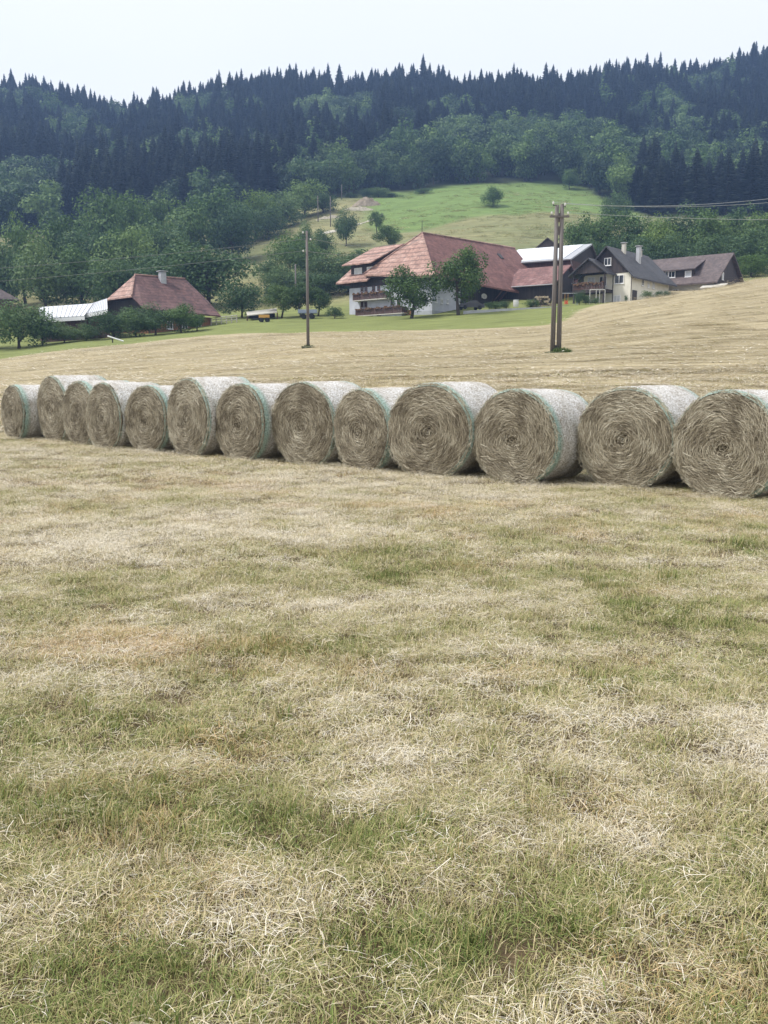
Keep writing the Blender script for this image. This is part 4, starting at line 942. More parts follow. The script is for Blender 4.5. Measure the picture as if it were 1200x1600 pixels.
# ------------------------------------------------------------------ the big farmhouse with balconies
def big_farmhouse():
    O = at(675, 491, 148); fr = Fr(O, 42); zb = O.z - 3.0
    e = empty('farmhouse', (O.x, O.y, tz(O.x, O.y)), 'large farmhouse with sweeping hipped red tile roof, white walls and flowered balconies', 'house')
    zw = zpx(600, 444, 153)                                   # top of the plaster
    A = fr.P(6.5, 5.2, 0); A.z = zpx(657, 364, A.y)
    Rr = fr.P(6.5, 33, 0); Rr.z = zpx(800, 388, Rr.y)
    R2 = fr.P(2.6, 32.0, 0); R2.z = zpx(820, 416, R2.y)
    BR = fr.P(-3.2, 28.4, 0); BR.z = zpx(843, 463, BR.y)
    BL = fr.P(-1.4, -1.2, 0); BL.z = zpx(667, 431, BL.y)
    HLp = fr.P(14.0, -1.2, 0); HLp.z = zpx(579.5, 428.5, HLp.y)
    mid = A.lerp(BL, 0.62)
    LB = fr.P(14.0, 33, HLp.z); th = 0.3
    roof = slab('roof', [A, Rr, R2, mid], M['roof_red'], e, th)
    slab('roof', [mid + Vector((0, 0, .01)), R2 + Vector((0, 0, .01)), BR, BL], M['roof_red'], e, th)
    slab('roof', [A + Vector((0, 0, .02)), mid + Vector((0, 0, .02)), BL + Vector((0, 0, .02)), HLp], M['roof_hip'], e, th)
    slab('roof', [A, HLp, LB, Rr], M['roof_red'], e, th)
    rc = MB(); rc.tube(A + UP * .06, Rr + UP * .06, 0.16, 0.16, 6); rc.tube(A + UP * .06, mid + UP * .07, 0.16, 0.16, 6); rc.tube(mid + UP * .07, BL + UP * .08, 0.16, 0.16, 6); rc.tube(A + UP * .06, HLp + UP * .08, .13, .13, 6)
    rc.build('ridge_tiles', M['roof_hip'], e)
    MB().tube(A - UP * .2, A + UP * 2.0, 0.05, 0.04, 6).build('wire_mast', M['iron'], e)
    # walls
    MB().prism(fr.foot(0, 18.6, 0, 7.5), zb, zw).build('wall', M['white'], e)
    MB().prism(fr.foot(0.06, 13.4, 0.12, 7.4), zw, HLp.z - 0.6).build('timber_wall', M['darkwood'], e)
    MB().prism(fr.foot(0.3, 13.2, 7.5, 31), zb, zw + 1.4).build('barn_wall', M['darkwood'], e)
    MB().prism(fr.foot(0.3, 13.2, 31, 31.3), zb, zw + 3.0).build('barn_end_wall', M['darkwood'], e)
    s, z = fr.front(640, 487.5); MB().prism(fr.foot(-0.07, 4.6, -0.07, 4.2), zb, z).build('plinth', M['plinth'], e)
    # upper storey under the hip roof, soffit
    MB().slab([fr.P(-0.9, -0.9, BL.z - .45), fr.P(13.6, -0.9, HLp.z - .45), fr.P(13.6, 7, HLp.z - .45), fr.P(-0.9, 7, BL.z - .45)], (0, 0, -.12)).build('soffit', M['darkwood'], e)
    # the cross wing with its shed dormer
    zwe = zpx(560, 441.5, 160); zwr = zpx(600, 388, 164)
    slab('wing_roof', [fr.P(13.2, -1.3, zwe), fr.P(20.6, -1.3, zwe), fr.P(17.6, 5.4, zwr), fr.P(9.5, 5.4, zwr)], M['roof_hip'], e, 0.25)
    slab('wing_roof', [fr.P(17.6, 5.42, zwr), fr.P(20.6, 12, zwe), fr.P(12, 12, zwe), fr.P(9.5, 5.42, zwr)], M['roof_red'], e, 0.25)
    slab('wing_roof', [fr.P(20.62, -1.3, zwe), fr.P(20.62, 12, zwe), fr.P(17.62, 5.4, zwr)], M['roof_red'], e, 0.25)
    MB().prism(fr.foot(13.0, 18.5, 7.5, 11), zb, zwe).build('wing_wall', M['darkwood'], e)
    MB().prism(fr.foot(13.4, 18.5, 0.1, 10.5), zw, zwe + .2).build('wing_wall', M['darkwood'], e)
    zd0, zd1 = zpx(565, 436, 158), zpx(565, 412.5, 158)
    do = MB().prism(fr.foot(13.2, 18.3, 0.15, 4.6), zd0 - .6, zd1).build('dormer', M['darkwood'], e)
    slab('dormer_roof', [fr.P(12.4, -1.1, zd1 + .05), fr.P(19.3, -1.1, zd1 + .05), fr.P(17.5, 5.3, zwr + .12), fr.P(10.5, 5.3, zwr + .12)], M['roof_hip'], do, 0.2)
    for px, py in ((560, 424.5), (579.5, 422.5)):
        fwin(do, fr, px, py, 12, 11, t=0.15, pane='curtain', mull=1)
    # balconies, upper and lower
    s0, z0 = fr.front(604, 465.2, -1.3); s1, _ = fr.front(551, 465, -1.3); balcony(e, fr, s0, s1, z0, 1.3, 1.05)
    s0, z1 = fr.front(628.5, 488.4, -1.4); s1, _ = fr.front(555, 489, -1.4); balcony(e, fr, s0, s1, z1, 1.4, 1.05)
    s2, zb2 = fr.front(556, 500); MB().prism([fr.P(s0 + .3, -1.2, 0), fr.P(s1 - .6, -1.2, 0), fr.P(s1 - .6, 0.0, 0), fr.P(s0 + .3, 0.0, 0)], zb, z1 - .19).build('basement_wall', M['plinth'], e)
    s_, z_ = fr.front(577, 494, -1.25); MB().obox(fr.P(s_, -1.24, z_ - .1), (fr.e1, fr.e2, UP), (1.7, 0.1, 1.5)).build('basement_door', M['darkwood'], e)
    s_, z_ = fr.front(592, 494, -1.25); MB().obox(fr.P(s_, -1.24, z_), (fr.e1, fr.e2, UP), (0.9, 0.1, 0.6)).build('basement_hatch', M['darkwood'], e)
    s_, z_ = fr.front(637, 491, -0.05)
    d = MB().obox(fr.P(s_, -0.06, z_ - .2), (fr.e1, fr.e2, UP), (1.5, 0.12, 1.7)).build('door', M['orangewood'], e)
    MB().tube(fr.P(s_ - .5, -0.16, z_ - .2), fr.P(s_ - .3, -0.16, z_ - .2), 0.03).build('handle', M['iron'], d)
    # windows in the plaster storeys
    for px, py, w, h in ((566, 475.5, 4.2, 8), (571.8, 475.5, 4.2, 8), (613, 472, 4, 8.5), (623, 472, 4, 8.5), (566, 451, 4, 7), (572, 451, 4, 7), (584, 450, 4, 7), (592, 449.5, 4, 7), (663, 469.5, 5, 8), (650, 470, 4, 8)):
        fwin(e, fr, px, py, w, h, mull=1 if w > 4 else 0, frame='redwood')
    for px, py in ((681, 469), (690, 470.5), (699, 471)): swin(e, fr, px, py, 3.2, 7)
    # roof light, struts and drain
    def on_slope(px, py, a):                                   # point on the big right-hand slope
        n = (Rr - A).cross(mid - A).normalized(); dd = ray(px, py); o = Vector((0, 0, CAMZ)); k = (A - o).dot(n) / dd.dot(n); return o + dd * k, (n if n.z > 0 else -n)
    p, n = on_slope(781, 401.5, 0); u = (Rr - A).normalized()
    MB().obox(p + n * .12, (u, n.cross(u), n), (0.9, 1.3, 0.3)).build('roof_light', M['iron'], e)
    for px in (764, 772, 796, 803):
        t, z = fr.side(px, 470, 0.3); MB().tube(fr.P(0.3, t, z - 1.0), fr.P(-2.4, t, z + 1.5), 0.11, 0.11, 6).build('strut', M['rail'], e)
    t, z = fr.side(752, 478, 0.3)
    return fr
FH = big_farmhouse()

# satellite dish on the barn side
t_, z_ = FH.side(751.5, 465.5, 0.3); dz = FH.P(-0.15, t_, z_)
m_ = MB(); vs_, fs_ = [], []
nrm_ = (-FH.e1 * 0.8 - FH.e2 * 0.5 + UP * 0.4).normalized(); a_ = nrm_.orthogonal().normalized(); b_ = nrm_.cross(a_)
for r_, o_ in ((0.0, -.14), (.22, -.11), (.42, -.02), (.52, .05)):
    vs_ += [dz + nrm_ * (o_ + .5) + (a_ * math.cos(k * math.pi / 8) + b_ * math.sin(k * math.pi / 8)) * r_ for k in range(16)]
for q in range(3): fs_ += [(q * 16 + k, q * 16 + (k + 1) % 16, q * 16 + 16 + (k + 1) % 16, q * 16 + 16 + k) for k in range(16)]
dish = empty('satellite_dish', tuple(dz), 'pale round satellite dish on the dark barn side of the farmhouse', 'satellite dish')
MB().add(vs_, fs_).build('reflector', M['porcelain'], dish, smooth=True)
MB().tube(dz + FH.e1 * .3, dz + nrm_ * .4, 0.05).tube(dz + nrm_ * .36 - UP * .3, dz + nrm_ * 1.0, 0.025).build('arm', M['alu'], dish)

# ------------------------------------------------------------------ barn with solar roof
def solar_barn():
    O = at(890, 404, 168); fr = Fr(O, 31); zg = tz(O.x, O.y); L, run = 15.0, 11.6; ze, zr = O.z, zpx(921, 381, 178)
    e = empty('solar_barn', (O.x, O.y, zg), 'dark timber barn whose roof is covered with shining solar panels', 'barn')
    slab('roof', [fr.P(-.3, 0, ze), fr.P(L, 0, ze), fr.P(L, run, zr), fr.P(-.3, run, zr)], M['alu'], e, 0.3)
    slab('roof', [fr.P(-.3, run + .01, zr), fr.P(L, run + .01, zr), fr.P(L, run * 1.7, ze - 1), fr.P(-.3, run * 1.7, ze - 1)], M['roof_brown'], e, 0.3)
    nu, nv = 9, 3; k = (zr - ze) / run; a0, a1, b0, b1 = 1.3, L - .2, 0.5, run - .3
    for i in range(nu):
        for j in range(nv):
            s0 = a0 + (a1 - a0) * i / nu; s1 = a0 + (a1 - a0) * (i + 1) / nu - .06; t0 = b0 + (b1 - b0) * j / nv; t1 = b0 + (b1 - b0) * (j + 1) / nv - .06
            slab('solar_panel', [fr.P(s0, t0, ze + k * t0 + .10), fr.P(s1, t0, ze + k * t0 + .10), fr.P(s1, t1, ze + k * t1 + .10), fr.P(s0, t1, ze + k * t1 + .10)], M['solar'], e, 0.07)
    MB().prism(fr.foot(0.2, L - .2, 0.9, run * 1.6), zg - 4, ze - .05).build('wall', M['redwood'], e)
    MB().slab([fr.P(0.2, .9, ze - .06), fr.P(.2, run * 1.6, ze - .06), fr.P(.2, run, zr - .3)], fr.e1 * .2).build('gable', M['darkwood'], e)
    g = MB(); g.tube(fr.P(-.3, -.1, ze - .12), fr.P(L, -.1, ze - .12), 0.10, 0.10, 6); g.tube(fr.P(-.2, -.1, ze - .2), fr.P(-.2, 0.8, ze - 1.0), .07, .07, 6); g.tube(fr.P(-.2, .8, ze - 1.0), fr.P(-.2, .8, ze - 4), .07, .07, 6)
    g.build('gutter', M['alu'], e)
solar_barn()

def lean_roof(name, label, cat, O, az, L, run, ze, zr, mat, wmat, wt=0.8):
    fr = Fr(O, az); zg = tz(O.x, O.y)
    e = empty(name, (O.x, O.y, zg), label, cat)
    slab('roof', [fr.P(-.4, -.3, ze), fr.P(L, -.3, ze), fr.P(L, run, zr), fr.P(-.4, run, zr)], mat, e, 0.25)
    slab('roof', [fr.P(-.4, run + .01, zr), fr.P(L, run + .01, zr), fr.P(L, run * 1.8, ze), fr.P(-.4, run * 1.8, ze)], mat, e, 0.25)
    MB().prism(fr.foot(0.1, L - .1, wt, run * 1.6), zg - 3, ze - .02).build('wall', wmat, e)
    MB().slab([fr.P(0.1, wt, ze - .03), fr.P(.1, run * 1.6, ze - .03), fr.P(.1, run, zr - .3)], fr.e1 * .2).build('gable', wmat, e)
    MB().tube(fr.P(-.4, -.36, ze - .1), fr.P(L, -.36, ze - .1), 0.08, 0.08, 6).build('gutter', M['alu'], e)
    return fr, e
O_ = at(864, 443.5, 157)
lean_roof('barn_annex', 'lower barn annex with lichen-streaked red roof below the solar barn', 'barn', O_, 36, 9.8, 6.4, O_.z, zpx(889, 413.5, 162), M['roof_annex'], M['darkwood'])
O_ = at(903, 442, 163)
lean_roof('wood_store', 'dark timber store with small red roof beside the porch house', 'shed', O_, 36, 6.0, 5.2, O_.z, zpx(912, 417.5, 167), M['roof_annex'], M['darkwood'])
# little roof peeking over the solar barn
def peak_house():
    p = ground_at(855, 205); fr = Fr(p, 20); zr, ze = zpx(856, 369, 203), zpx(856, 388, 203)
    e = empty('barn', tuple(p), 'small gabled barn roof peeking over the solar panels', 'barn')
    MB().prism(fr.foot(-3.2, 3.2, 0, 9), p.z - 3, ze).build('wall', M['redwood'], e)
    gable_roof(e, fr, -3.2, 3.2, 0, 9, ze, zr, M['roof_brown']); gable_wall(e, fr, -3.2, 3.2, 0, ze, zr - .3, M['roof_brown'])
peak_house()

# ------------------------------------------------------------------ cream house with porch
def cream_house():
    O = at(985, 470, 148); fr = Fr(O, 40); zg = tz(O.x, O.y); zb = zg - 4; Wd, Dp = 8.4, 15.0
    ze = zpx(985, 425, 148); Pm = fr.P(4.2, -.6, 0); zr = zpx(947.7, 384, Pm.y)
    e = empty('house', (O.x, O.y, zg), 'cream plastered house with dark gable, slate roof and porch balcony', 'house')
    MB().prism(fr.foot(0, Wd, 0, Dp), zb, ze).build('wall', M['cream'], e)
    gable_wall(e, fr, -.05, Wd + .05, -.05, ze, zr - .35, M['darkwood'], 0.25)
    gable_wall(e, fr, -.05, Wd + .05, Dp - .2, ze, zr - .35, M['darkwood'], 0.25)
    k = (zr - ze) / (Wd / 2); ov = .75
    rf = slab('roof', [fr.P(Wd / 2, -.8, zr), fr.P(Wd / 2, Dp + .6, zr), fr.P(-ov - .5, Dp + .6, ze - (ov + .5) * k * .75), fr.P(-ov, -.8, ze - ov * k)], M['roof_dark'], e, 0.25)
    slab('roof', [fr.P(Wd / 2, -.8, zr + .01), fr.P(Wd + ov, -.8, ze - ov * k), fr.P(Wd + ov, Dp + .6, ze - ov * k), fr.P(Wd / 2, Dp + .6, zr + .01)], M['roof_dark'], e, 0.25)
    for px, y0, y1, w in ((968.7, 402, 381, .55), (996.6, 420, 386, .62)):
        t = {968.7: 4.5, 996.6: 7.2}[px]; a = {968.7: 3.6, 996.6: 2.2}[px]
        p = fr.P(a, t, 0); chimney(rf, p, w, zpx(px, y0, p.y) - 1.5, zpx(px, y1, p.y), M['concrete'] if w > .6 else M['sand'])
    p = fr.P(3.9, 11.5, 0); chimney(rf, p, .5, zr - 1.2, zr + .45, M['sand'], True)
    fwin(e, fr, 949.8, 409, 11, 11.5, t=-.05, mull=1, wx=1.05)
    fwin(e, fr, 967.7, 436.5, 14.5, 13, mull=1, wx=1.05); fwin(e, fr, 964, 467, 11, 10.5, mull=1, pane='curtain', wx=1.05)
    for px, py, w, h, pn in ((1004, 441, 4.5, 11, 'pane'), (1013, 443.5, 4, 12, 'curtain'), (1020.5, 445, 5.5, 12, 'curtain')): swin(e, fr, px, py, w, h, pane=pn, wx=1.5, mull=0)
    t, z = fr.side(991, 462, 0); MB().obox(fr.P(-.04, t, z), (fr.e1, fr.e2, UP), (.12, 1.6, 1.7)).build('side_door', M['darkwood'], e)
    d = MB(); d.tube(fr.P(3.1, -.12, ze - .2), fr.P(3.1, -.12, zb), .06, .06, 6); d.tube(fr.P(-.1, -.12, ze - .3), fr.P(-.1, -.12, zb), .06, .06, 6); d.build('downpipe', M['darkwood'], e)
    # porch: small gable on posts over a balcony
    s0, s1, t0 = 2.9, 9.1, -2.9; pm = fr.P(6, t0 - .4, 0); zpr = zpx(921, 402.7, pm.y); zpe = zpx(948, 424, 148)
    po = gable_wall(e, fr, s0 + .1, s1 - .1, t0, zpe - .1, zpr - .25, M['darkwood'], .2, 'porch_gable')
    gable_roof(po, fr, s0, s1, t0, .2, zpe, zpr, M['roof_dark'], .45, .2, 'porch_roof')
    zf = zpx(921, 453, 150)
    bo = MB().prism(fr.foot(s0 + .3, s1 - .2, t0, -.02), zf - .5, zf).build('porch_floor', M['darkwood'], e)
    r = MB(); ax = (fr.e1, fr.e2, UP); n = 20
    for q in range(n): r.obox(fr.P(s0 + .35 + (q + .5) * (s1 - s0 - .6) / n, t0 + .02, zf + .5), ax, ((s1 - s0 - .6) / n - .06, .04, .9))
    r.obox(fr.P((s0 + s1) / 2, t0 + .02, zf + 1.0), ax, (s1 - s0 - .5, .12, .1)); r.build('railing', M['rail'], bo)
    fb = MB(); rr = random.Random(3)
    for q in range(30): fb.obox(fr.P(s0 + .5 + rr.random() * (s1 - s0 - 1), t0 - .14, zf + .95 + rr.uniform(-.2, .2)), ax, (.3, .2, .22))
    fb.build('flower_box', M['flowers'], bo)
    for a in (s0 + .35, s1 - .3): MB().obox(fr.P(a, t0 + .08, (zf + zpe) / 2), ax, (.2, .2, zpe - zf)).build('porch_post', M['darkwood'], e)
    for a in (s0 + 2.0, s0 + 4.1):
        window(e, fr.P(a, -.06, zf + 1.5), fr.e1, -fr.e2, 1.3, 1.6, pane='pane' if a < 6 else 'curtain')
    for a in (s0 + .5, s1 - .4): MB().obox(fr.P(a, t0 + .2, (zf + zb) / 2 - .2), ax, (.25, .25, zf - zb - .5)).build('porch_pillar', M['darkwood'], e)
    return fr
CH = cream_house()
# ivy under the porch
for k, (px, py, w) in enumerate(((905, 452, 17), (915, 458, 20), (930, 470, 12))):
    tree(px, py, 146.5, w, 's', 'dark shrub growing against the porch of the cream house', 'shrubs under the porch', name='shrub', cat='bush', minh=1.2)
for k, (px, py, w) in enumerate(((1012, 452, 18), (1028, 453, 16), (1040, 453, 14), (978, 468, 7))):
    tree(px, py, 143 if px > 1000 else 146, w, 's', 'small grey-green bush by the side wall of the cream house', 'bushes beside the cream house', name='shrub', cat='bush', minh=1.0)

# ------------------------------------------------------------------ long brown-roofed house
def brown_house():
    O = at(1117, 439, 160); fr = Fr(O, 40); zg = tz(O.x, O.y); L, run = 16.0, 7.0; ze = O.z; Pr = fr.P(-.6, run, 0); zr = zpx(1139, 394.5, Pr.y)
    e = empty('house', (O.x, O.y, zg), 'long house with brown tile roof, wide dormer and dark gable end', 'house')
    slab('roof', [fr.P(-.6, -.5, ze - .15), fr.P(L, -.5, ze - .15), fr.P(L, run, zr), fr.P(-.6, run, zr)], M['roof_brown'], e, .25)
    slab('roof', [fr.P(-.6, run + .01, zr), fr.P(L, run + .01, zr), fr.P(L, 2 * run + .5, ze - .15), fr.P(-.6, 2 * run + .5, ze - .15)], M['roof_brown'], e, .25)
    MB().prism(fr.foot(.1, L - .2, .5, 2 * run - .4), zg - 4, ze - .15).build('wall', M['sand'], e)
    MB().slab([fr.P(0.04, .45, ze - 2.8), fr.P(.04, .45, ze + .2), fr.P(.04, run, zr - .35), fr.P(.04, 2 * run - .4, ze + .2), fr.P(.04, 2 * run - .4, ze - 2.8)], fr.e1 * .2).build('gable', M['darkwood'], e)
    swin(e, fr, 1129, 431.5, 5.0, 11, pane='curtain', mull=0, wx=1.4)
    k = (zr - ze) / run; t0 = 1.35; zd = ze + k * t0
    def sx(px): return fr.front(px, 430, t0)[0]
    s0, s1 = sx(1083), sx(1034); zt = fr.front(1060, 421, t0)[1]; tb = t0 + 4.2
    do = MB().prism(fr.foot(s0, s1, t0, tb - .2), zd - 1.0, zt).build('dormer', M['darkwood'], e)
    slab('dormer_roof', [fr.P(s0 - .5, t0 - .6, zt - .05), fr.P(s1 + .3, t0 - .6, zt - .05), fr.P(s1 + .3, tb, ze + k * tb + .15), fr.P(s0 - .5, tb, ze + k * tb + .15)], M['roof_brown'], do, .2)
    for px, w, m in ((1049.5, 11, 1), (1042.5, 6, 0), (1075.5, 9.5, 0)): fwin(do, fr, px, 428 if px > 1060 else 429, w, 9.5, t=t0, mull=m, wx=1.05, pane='curtain' if px > 1060 else 'pane')
    fwin(e, fr, 1055.5, 456, 8.5, 8, t=.5, wx=1.0)
    sh = MB().slab([fr.P(-2.2, .2, ze - .5), fr.P(2.0, .2, ze - .5), fr.P(2.0, -1.6, ze - 1.15), fr.P(-2.2, -1.6, ze - 1.15)], (0, 0, -.15)).build('lean_to_roof', M['sand'], e)
    MB().prism(fr.foot(-2, 1.8, -1.4, .5), zg - 2, ze - 1.2).build('lean_to_wall', M['sand'], e)
brown_house()

# ------------------------------------------------------------------ left farmhouse with chimney and white shed
def left_farm():
    A0 = at(210.7, 429.3, 150); fr = Fr((A0.x, A0.y, 0), 45); zg = tz(A0.x + 4, A0.y - 2); zA = A0.z
    e = empty('farmhouse', (A0.x, A0.y, zg), 'farmhouse with mottled red half-hipped roof and a grey chimney', 'house')
    zR = zpx(288, 435.7, fr.P(0, 9.5, 0).y); zh = zpx(199, 462, 145); ze0 = zpx(220, 481.7, 142.6); ze1 = zpx(338, 493, 152)
    A = fr.P(0, 0, zA); Rr = fr.P(0, 9.5, zR); h1 = fr.P(-4, -3, zh); h2 = fr.P(4, -3, zh); bl = fr.P(-7.6, -3, ze0); br = fr.P(-8, 11, ze1); rh = fr.P(-3.6, 11.6, zpx(333, 470, 155)); rh2 = fr.P(3.6, 11.6, rh.z)
    slab('roof', [A, Rr, rh, br, bl, h1], M['roof_old'], e, .25)
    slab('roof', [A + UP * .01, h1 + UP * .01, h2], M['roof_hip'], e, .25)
    slab('roof', [Rr, rh2, rh + UP * .01], M['roof_old'], e, .25)
    slab('roof', [A, h2, fr.P(7.6, -3, ze0), fr.P(8, 11, ze1), rh2, Rr], M['roof_old'], e, .25)
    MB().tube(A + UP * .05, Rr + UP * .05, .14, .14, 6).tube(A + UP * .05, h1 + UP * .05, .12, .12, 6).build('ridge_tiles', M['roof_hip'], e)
    MB().prism(fr.foot(-6.4, 6.4, -1.6, 10.2), zg - 4, ze1 - .3).build('wall', M['orangewood'], e)
    MB().slab([fr.P(-6.6, -1.7, ze0 - 3), fr.P(-6.6, -1.7, ze0 + .2), fr.P(-3.8, -1.7, zh - .35), fr.P(3.8, -1.7, zh - .35), fr.P(6.6, -1.7, ze0 + .2), fr.P(6.6, -1.7, ze0 - 3)], fr.e2 * .2).build('gable', M['darkwood'], e)
    p = fr.P(-.8, 4.6, 0); chimney(e, p, .95, zA - 2.2, zpx(247, 425.5, p.y), M['alu'], True)
    n = (Rr - A).cross(h1 - A).normalized(); n = n if n.z > 0 else -n; d = ray(257, 468); k = (A - Vector((0, 0, CAMZ))).dot(n) / d.dot(n); p = Vector((0, 0, CAMZ)) + d * k; u = (Rr - A).normalized()
    MB().obox(p + n * .06, (u, n.cross(u), n), (.6, .8, .2)).build('roof_light', M['frame_white'], e)
    for tt in (2.2, 5.0, 7.6): window(e, fr.P(-6.46, tt, ze1 - 1.9), fr.e2, -fr.e1, 1.1, 1.2)
left_farm()
def white_shed(label, tl, tr, bl, br, Yt, Yb, wmat):
    a, b, c, d = at(*tl, Yt), at(*tr, Yt - 2), at(*br, Yb - 2), at(*bl, Yb); g = tz((c.x + d.x) / 2, Yb)
    e = empty('shed', ((c.x + d.x) / 2, (c.y + d.y) / 2, g), label, 'shed')
    n = 11
    for k in range(n):                                         # sheets, each a little proud at the seam
        f0, f1 = k / n, (k + 1) / n - .008
        slab('roof_sheet', [a.lerp(b, f0), a.lerp(b, f1), d.lerp(c, f1), d.lerp(c, f0)], M['sheet'], e, .10)
    r = MB()
    for k in range(n + 1): r.tube(a.lerp(b, k / n) + UP * .03, d.lerp(c, k / n) + UP * .03, .05, .05, 5)
    r.build('seam', M['alu'], e)
    MB().slab([d - UP * .12, c - UP * .12, c + Vector((0, .15, -.12)), d + Vector((0, .15, -.12))], (0, 0, -.55)).build('fascia', M['frame_white'], e)
    i = Vector((0, .8, 0))
    MB().prism([d + i, c + i, b, a], g - 3, min(c.z, d.z) - .2).build('wall', wmat, e)
    MB().slab([a - UP * .1, b - UP * .1, b + Vector((0, .2, -.1)), a + Vector((0, .2, -.1))], (0, 0, -3)).build('back_wall', wmat, e)
white_shed('long shed with shining white sheet-metal roof beside the chimneyed farmhouse', (60, 480), (146, 474), (63, 497.5), (132, 493), 150, 144, M['redwood'])
white_shed('short higher white metal roof joining the shed to the chimneyed farmhouse', (142, 474.5), (167, 466.5), (131, 490), (168, 483), 149, 143.6, M['redwood'])
def far_left_house():
    p = ground_at(-40, 176); fr = Fr(p, 48); zr, ze = zpx(-20, 436, 176), zpx(0, 466, 174)
    e = empty('barn', tuple(p), 'grey-brown hipped roof half hidden by the hedge trees', 'barn')
    MB().prism(fr.foot(-4, 4, -4, 6), p.z - 3, ze).build('wall', M['redwood'], e)
    a, b = fr.P(0, -2, zr), fr.P(0, 2.6, zr - .1); c = [fr.P(-5, -5, ze), fr.P(5, -5, ze), fr.P(5, 7, ze), fr.P(-5, 7, ze)]
    for q in ([a, b, c[3], c[0]], [a, c[0], c[1]], [a, c[1], c[2], b], [b, c[2], c[3]]): slab('roof', q, M['roof_brown'], e, .2)
far_left_house()
def small_shed():
    a, b, c, d = at(385, 487, 160), at(432, 481.5, 161), at(433, 487.5, 157), at(386, 492.5, 156); g = tz((c.x + d.x) / 2, 157)
    e = empty('shed', ((c.x + d.x) / 2, 157, g), 'small open shed with pale plank roof behind the fruit trees', 'shed')
    slab('roof', [a, b, c, d], M['rustplow'], e, .16)
    MB().prism([a + Vector((.3, 0, 0)), b - Vector((.3, 0, 0)), b + Vector((-.3, .2, 0)), a + Vector((.3, .2, 0))], g - 1, b.z - .9).build('back_wall', M['darkwood'], e)
    for p in (c, d, c.lerp(d, .5)): MB().obox((p.x, p.y + .2, (p.z + g) / 2 - .4), (Vector((1, 0, 0)), Vector((0, 1, 0)), UP), (.18, .18, p.z - g + .6)).build('post', M['rail'], e)
small_shed()

# ------------------------------------------------------------------ utility poles and lines
def pole(name, label, px, Y, topy, r, group=None, arms=True):
    g = ground_at(px, Y); zt = zpx(px, topy, Y)
    e = empty(name, tuple(g), label, 'utility pole', group)
    MB().tube(g - UP * .8, Vector((g.x, g.y, zt)), r, r * .72, 10).build('pole_shaft', M['polewood'], e, smooth=True)
    if arms:
        for k, dz_ in enumerate((.25, .75, 1.6)):
            sgn = (-1, 1, -1)[k]; p = Vector((g.x, g.y, zt - dz_)); q = p + Vector((sgn * .28, -.05, .0))
            o = MB().tube(p, q, .02).tube(q, q + UP * .12, .02).build('insulator_hook', M['iron'], e)
            MB().tube(q + UP * .08, q + UP * .14, .05, .06, 8).tube(q + UP * .14, q + UP * .22, .06, .035, 8).build('insulator', M['porcelain'], o)
    return e, g, zt
def tuft(px, Y, label, n, rad, h):
    rng = np.random.default_rng(int(px)); g = ground_at(px, Y); V, F, bv = [], [], []
    for k in range(n):
        a = rng.random() * 6.28; r = rad * math.sqrt(rng.random()); p = np.array([math.cos(a) * r, math.sin(a) * r * .6, -.05]); b = rng.random() * 6.28; hh = h * rng.uniform(.5, 1.1) * (1 - .5 * r / rad)
        d = np.array([math.cos(b), math.sin(b), 0]) * hh * rng.uniform(.1, .7); s = np.array([-math.sin(b), math.cos(b), 0]) * .02
        i = len(V); V += [p - s, p + s, p + d * .5 + [0, 0, hh * .65] + s * .7, p + d * .5 + [0, 0, hh * .65] - s * .7, p + d + [0, 0, hh * .9]]; F += [(i, i + 1, i + 2, i + 3), (i + 3, i + 2, i + 4, i + 4)]; bv += [rng.random()] * 5
    me = bpy.data.meshes.new('grass_tuft'); me.from_pydata([tuple(v) for v in V], [], [f if f[2] != f[3] else f[:3] for f in F]); me.materials.append(M['leaf_d'])
    at_ = me.attributes.new('lv', 'FLOAT', 'POINT'); at_.data.foreach_set('value', np.array(bv, np.float32))
    tag(link_mesh('grass_tuft', me, None, tuple(g)), label, 'grass')
e1, g1, zt1 = pole('utility_pole', 'single weathered wooden utility pole on the mown field', 481.5, 70, 361, .125)
tuft(482, 69.9, 'uncut grass around the foot of the single pole', 260, .55, .42)
# double pole
def double_pole():
    Y = 55; g = ground_at(868, Y); zt = zpx(876, 319.5, Y)
    e = empty('double_utility_pole', tuple(g), 'pair of weathered wooden poles bolted together on the mown field', 'utility pole')
    for k, dx in enumerate((-.19, .19)):
        b = Vector((g.x + dx, g.y - .05 * k, g.z - .8)); t = Vector((g.x + dx * .75, g.y - .05 * k, zt - (.03 if k == 0 else .0)))
        MB().tube(b, t, .15, .115, 12).build('pole_shaft', M['polewood'], e, smooth=True)
    for dz_ in (.75, 1.5, 2.35, 4.55, 5.6, 8.3):
        MB().obox((g.x, g.y, zt - dz_), (Vector((1, 0, 0)), Vector((0, 1, 0)), UP), (.20, .10, .26 if dz_ > 2 else .5)).build('spacer_block', M['polewood' if dz_ < 2 else 'iron'], e)
    a = MB().obox((g.x - .02, g.y - .2, zt - .72), (Vector((1, 0, 0)), Vector((0, 1, 0)), UP), (1.15, .10, .11)).build('cross_arm', M['polewood'], e)
    tips = []
    for dx, dz_ in ((-.48, .60), (.48, .60), (-.40, .02), (.30, .10)):
        q = Vector((g.x + dx, g.y - .2, zt - dz_))
        o = MB().tube(q - UP * .12, q, .02).tube(q - UP * .06, Vector((g.x + dx * .4, g.y - .08, q.z - .06)), .02).build('insulator_hook', M['iron'], e)
        MB().tube(q, q + UP * .08, .05, .06, 8).tube(q + UP * .08, q + UP * .16, .06, .035, 8).build('insulator', M['porcelain'], o); tips.append(q + UP * .1)
    return tips
TIPS = double_pole()
tuft(877, 54.8, 'grass clump at the foot of the double pole', 420, .62, .55)
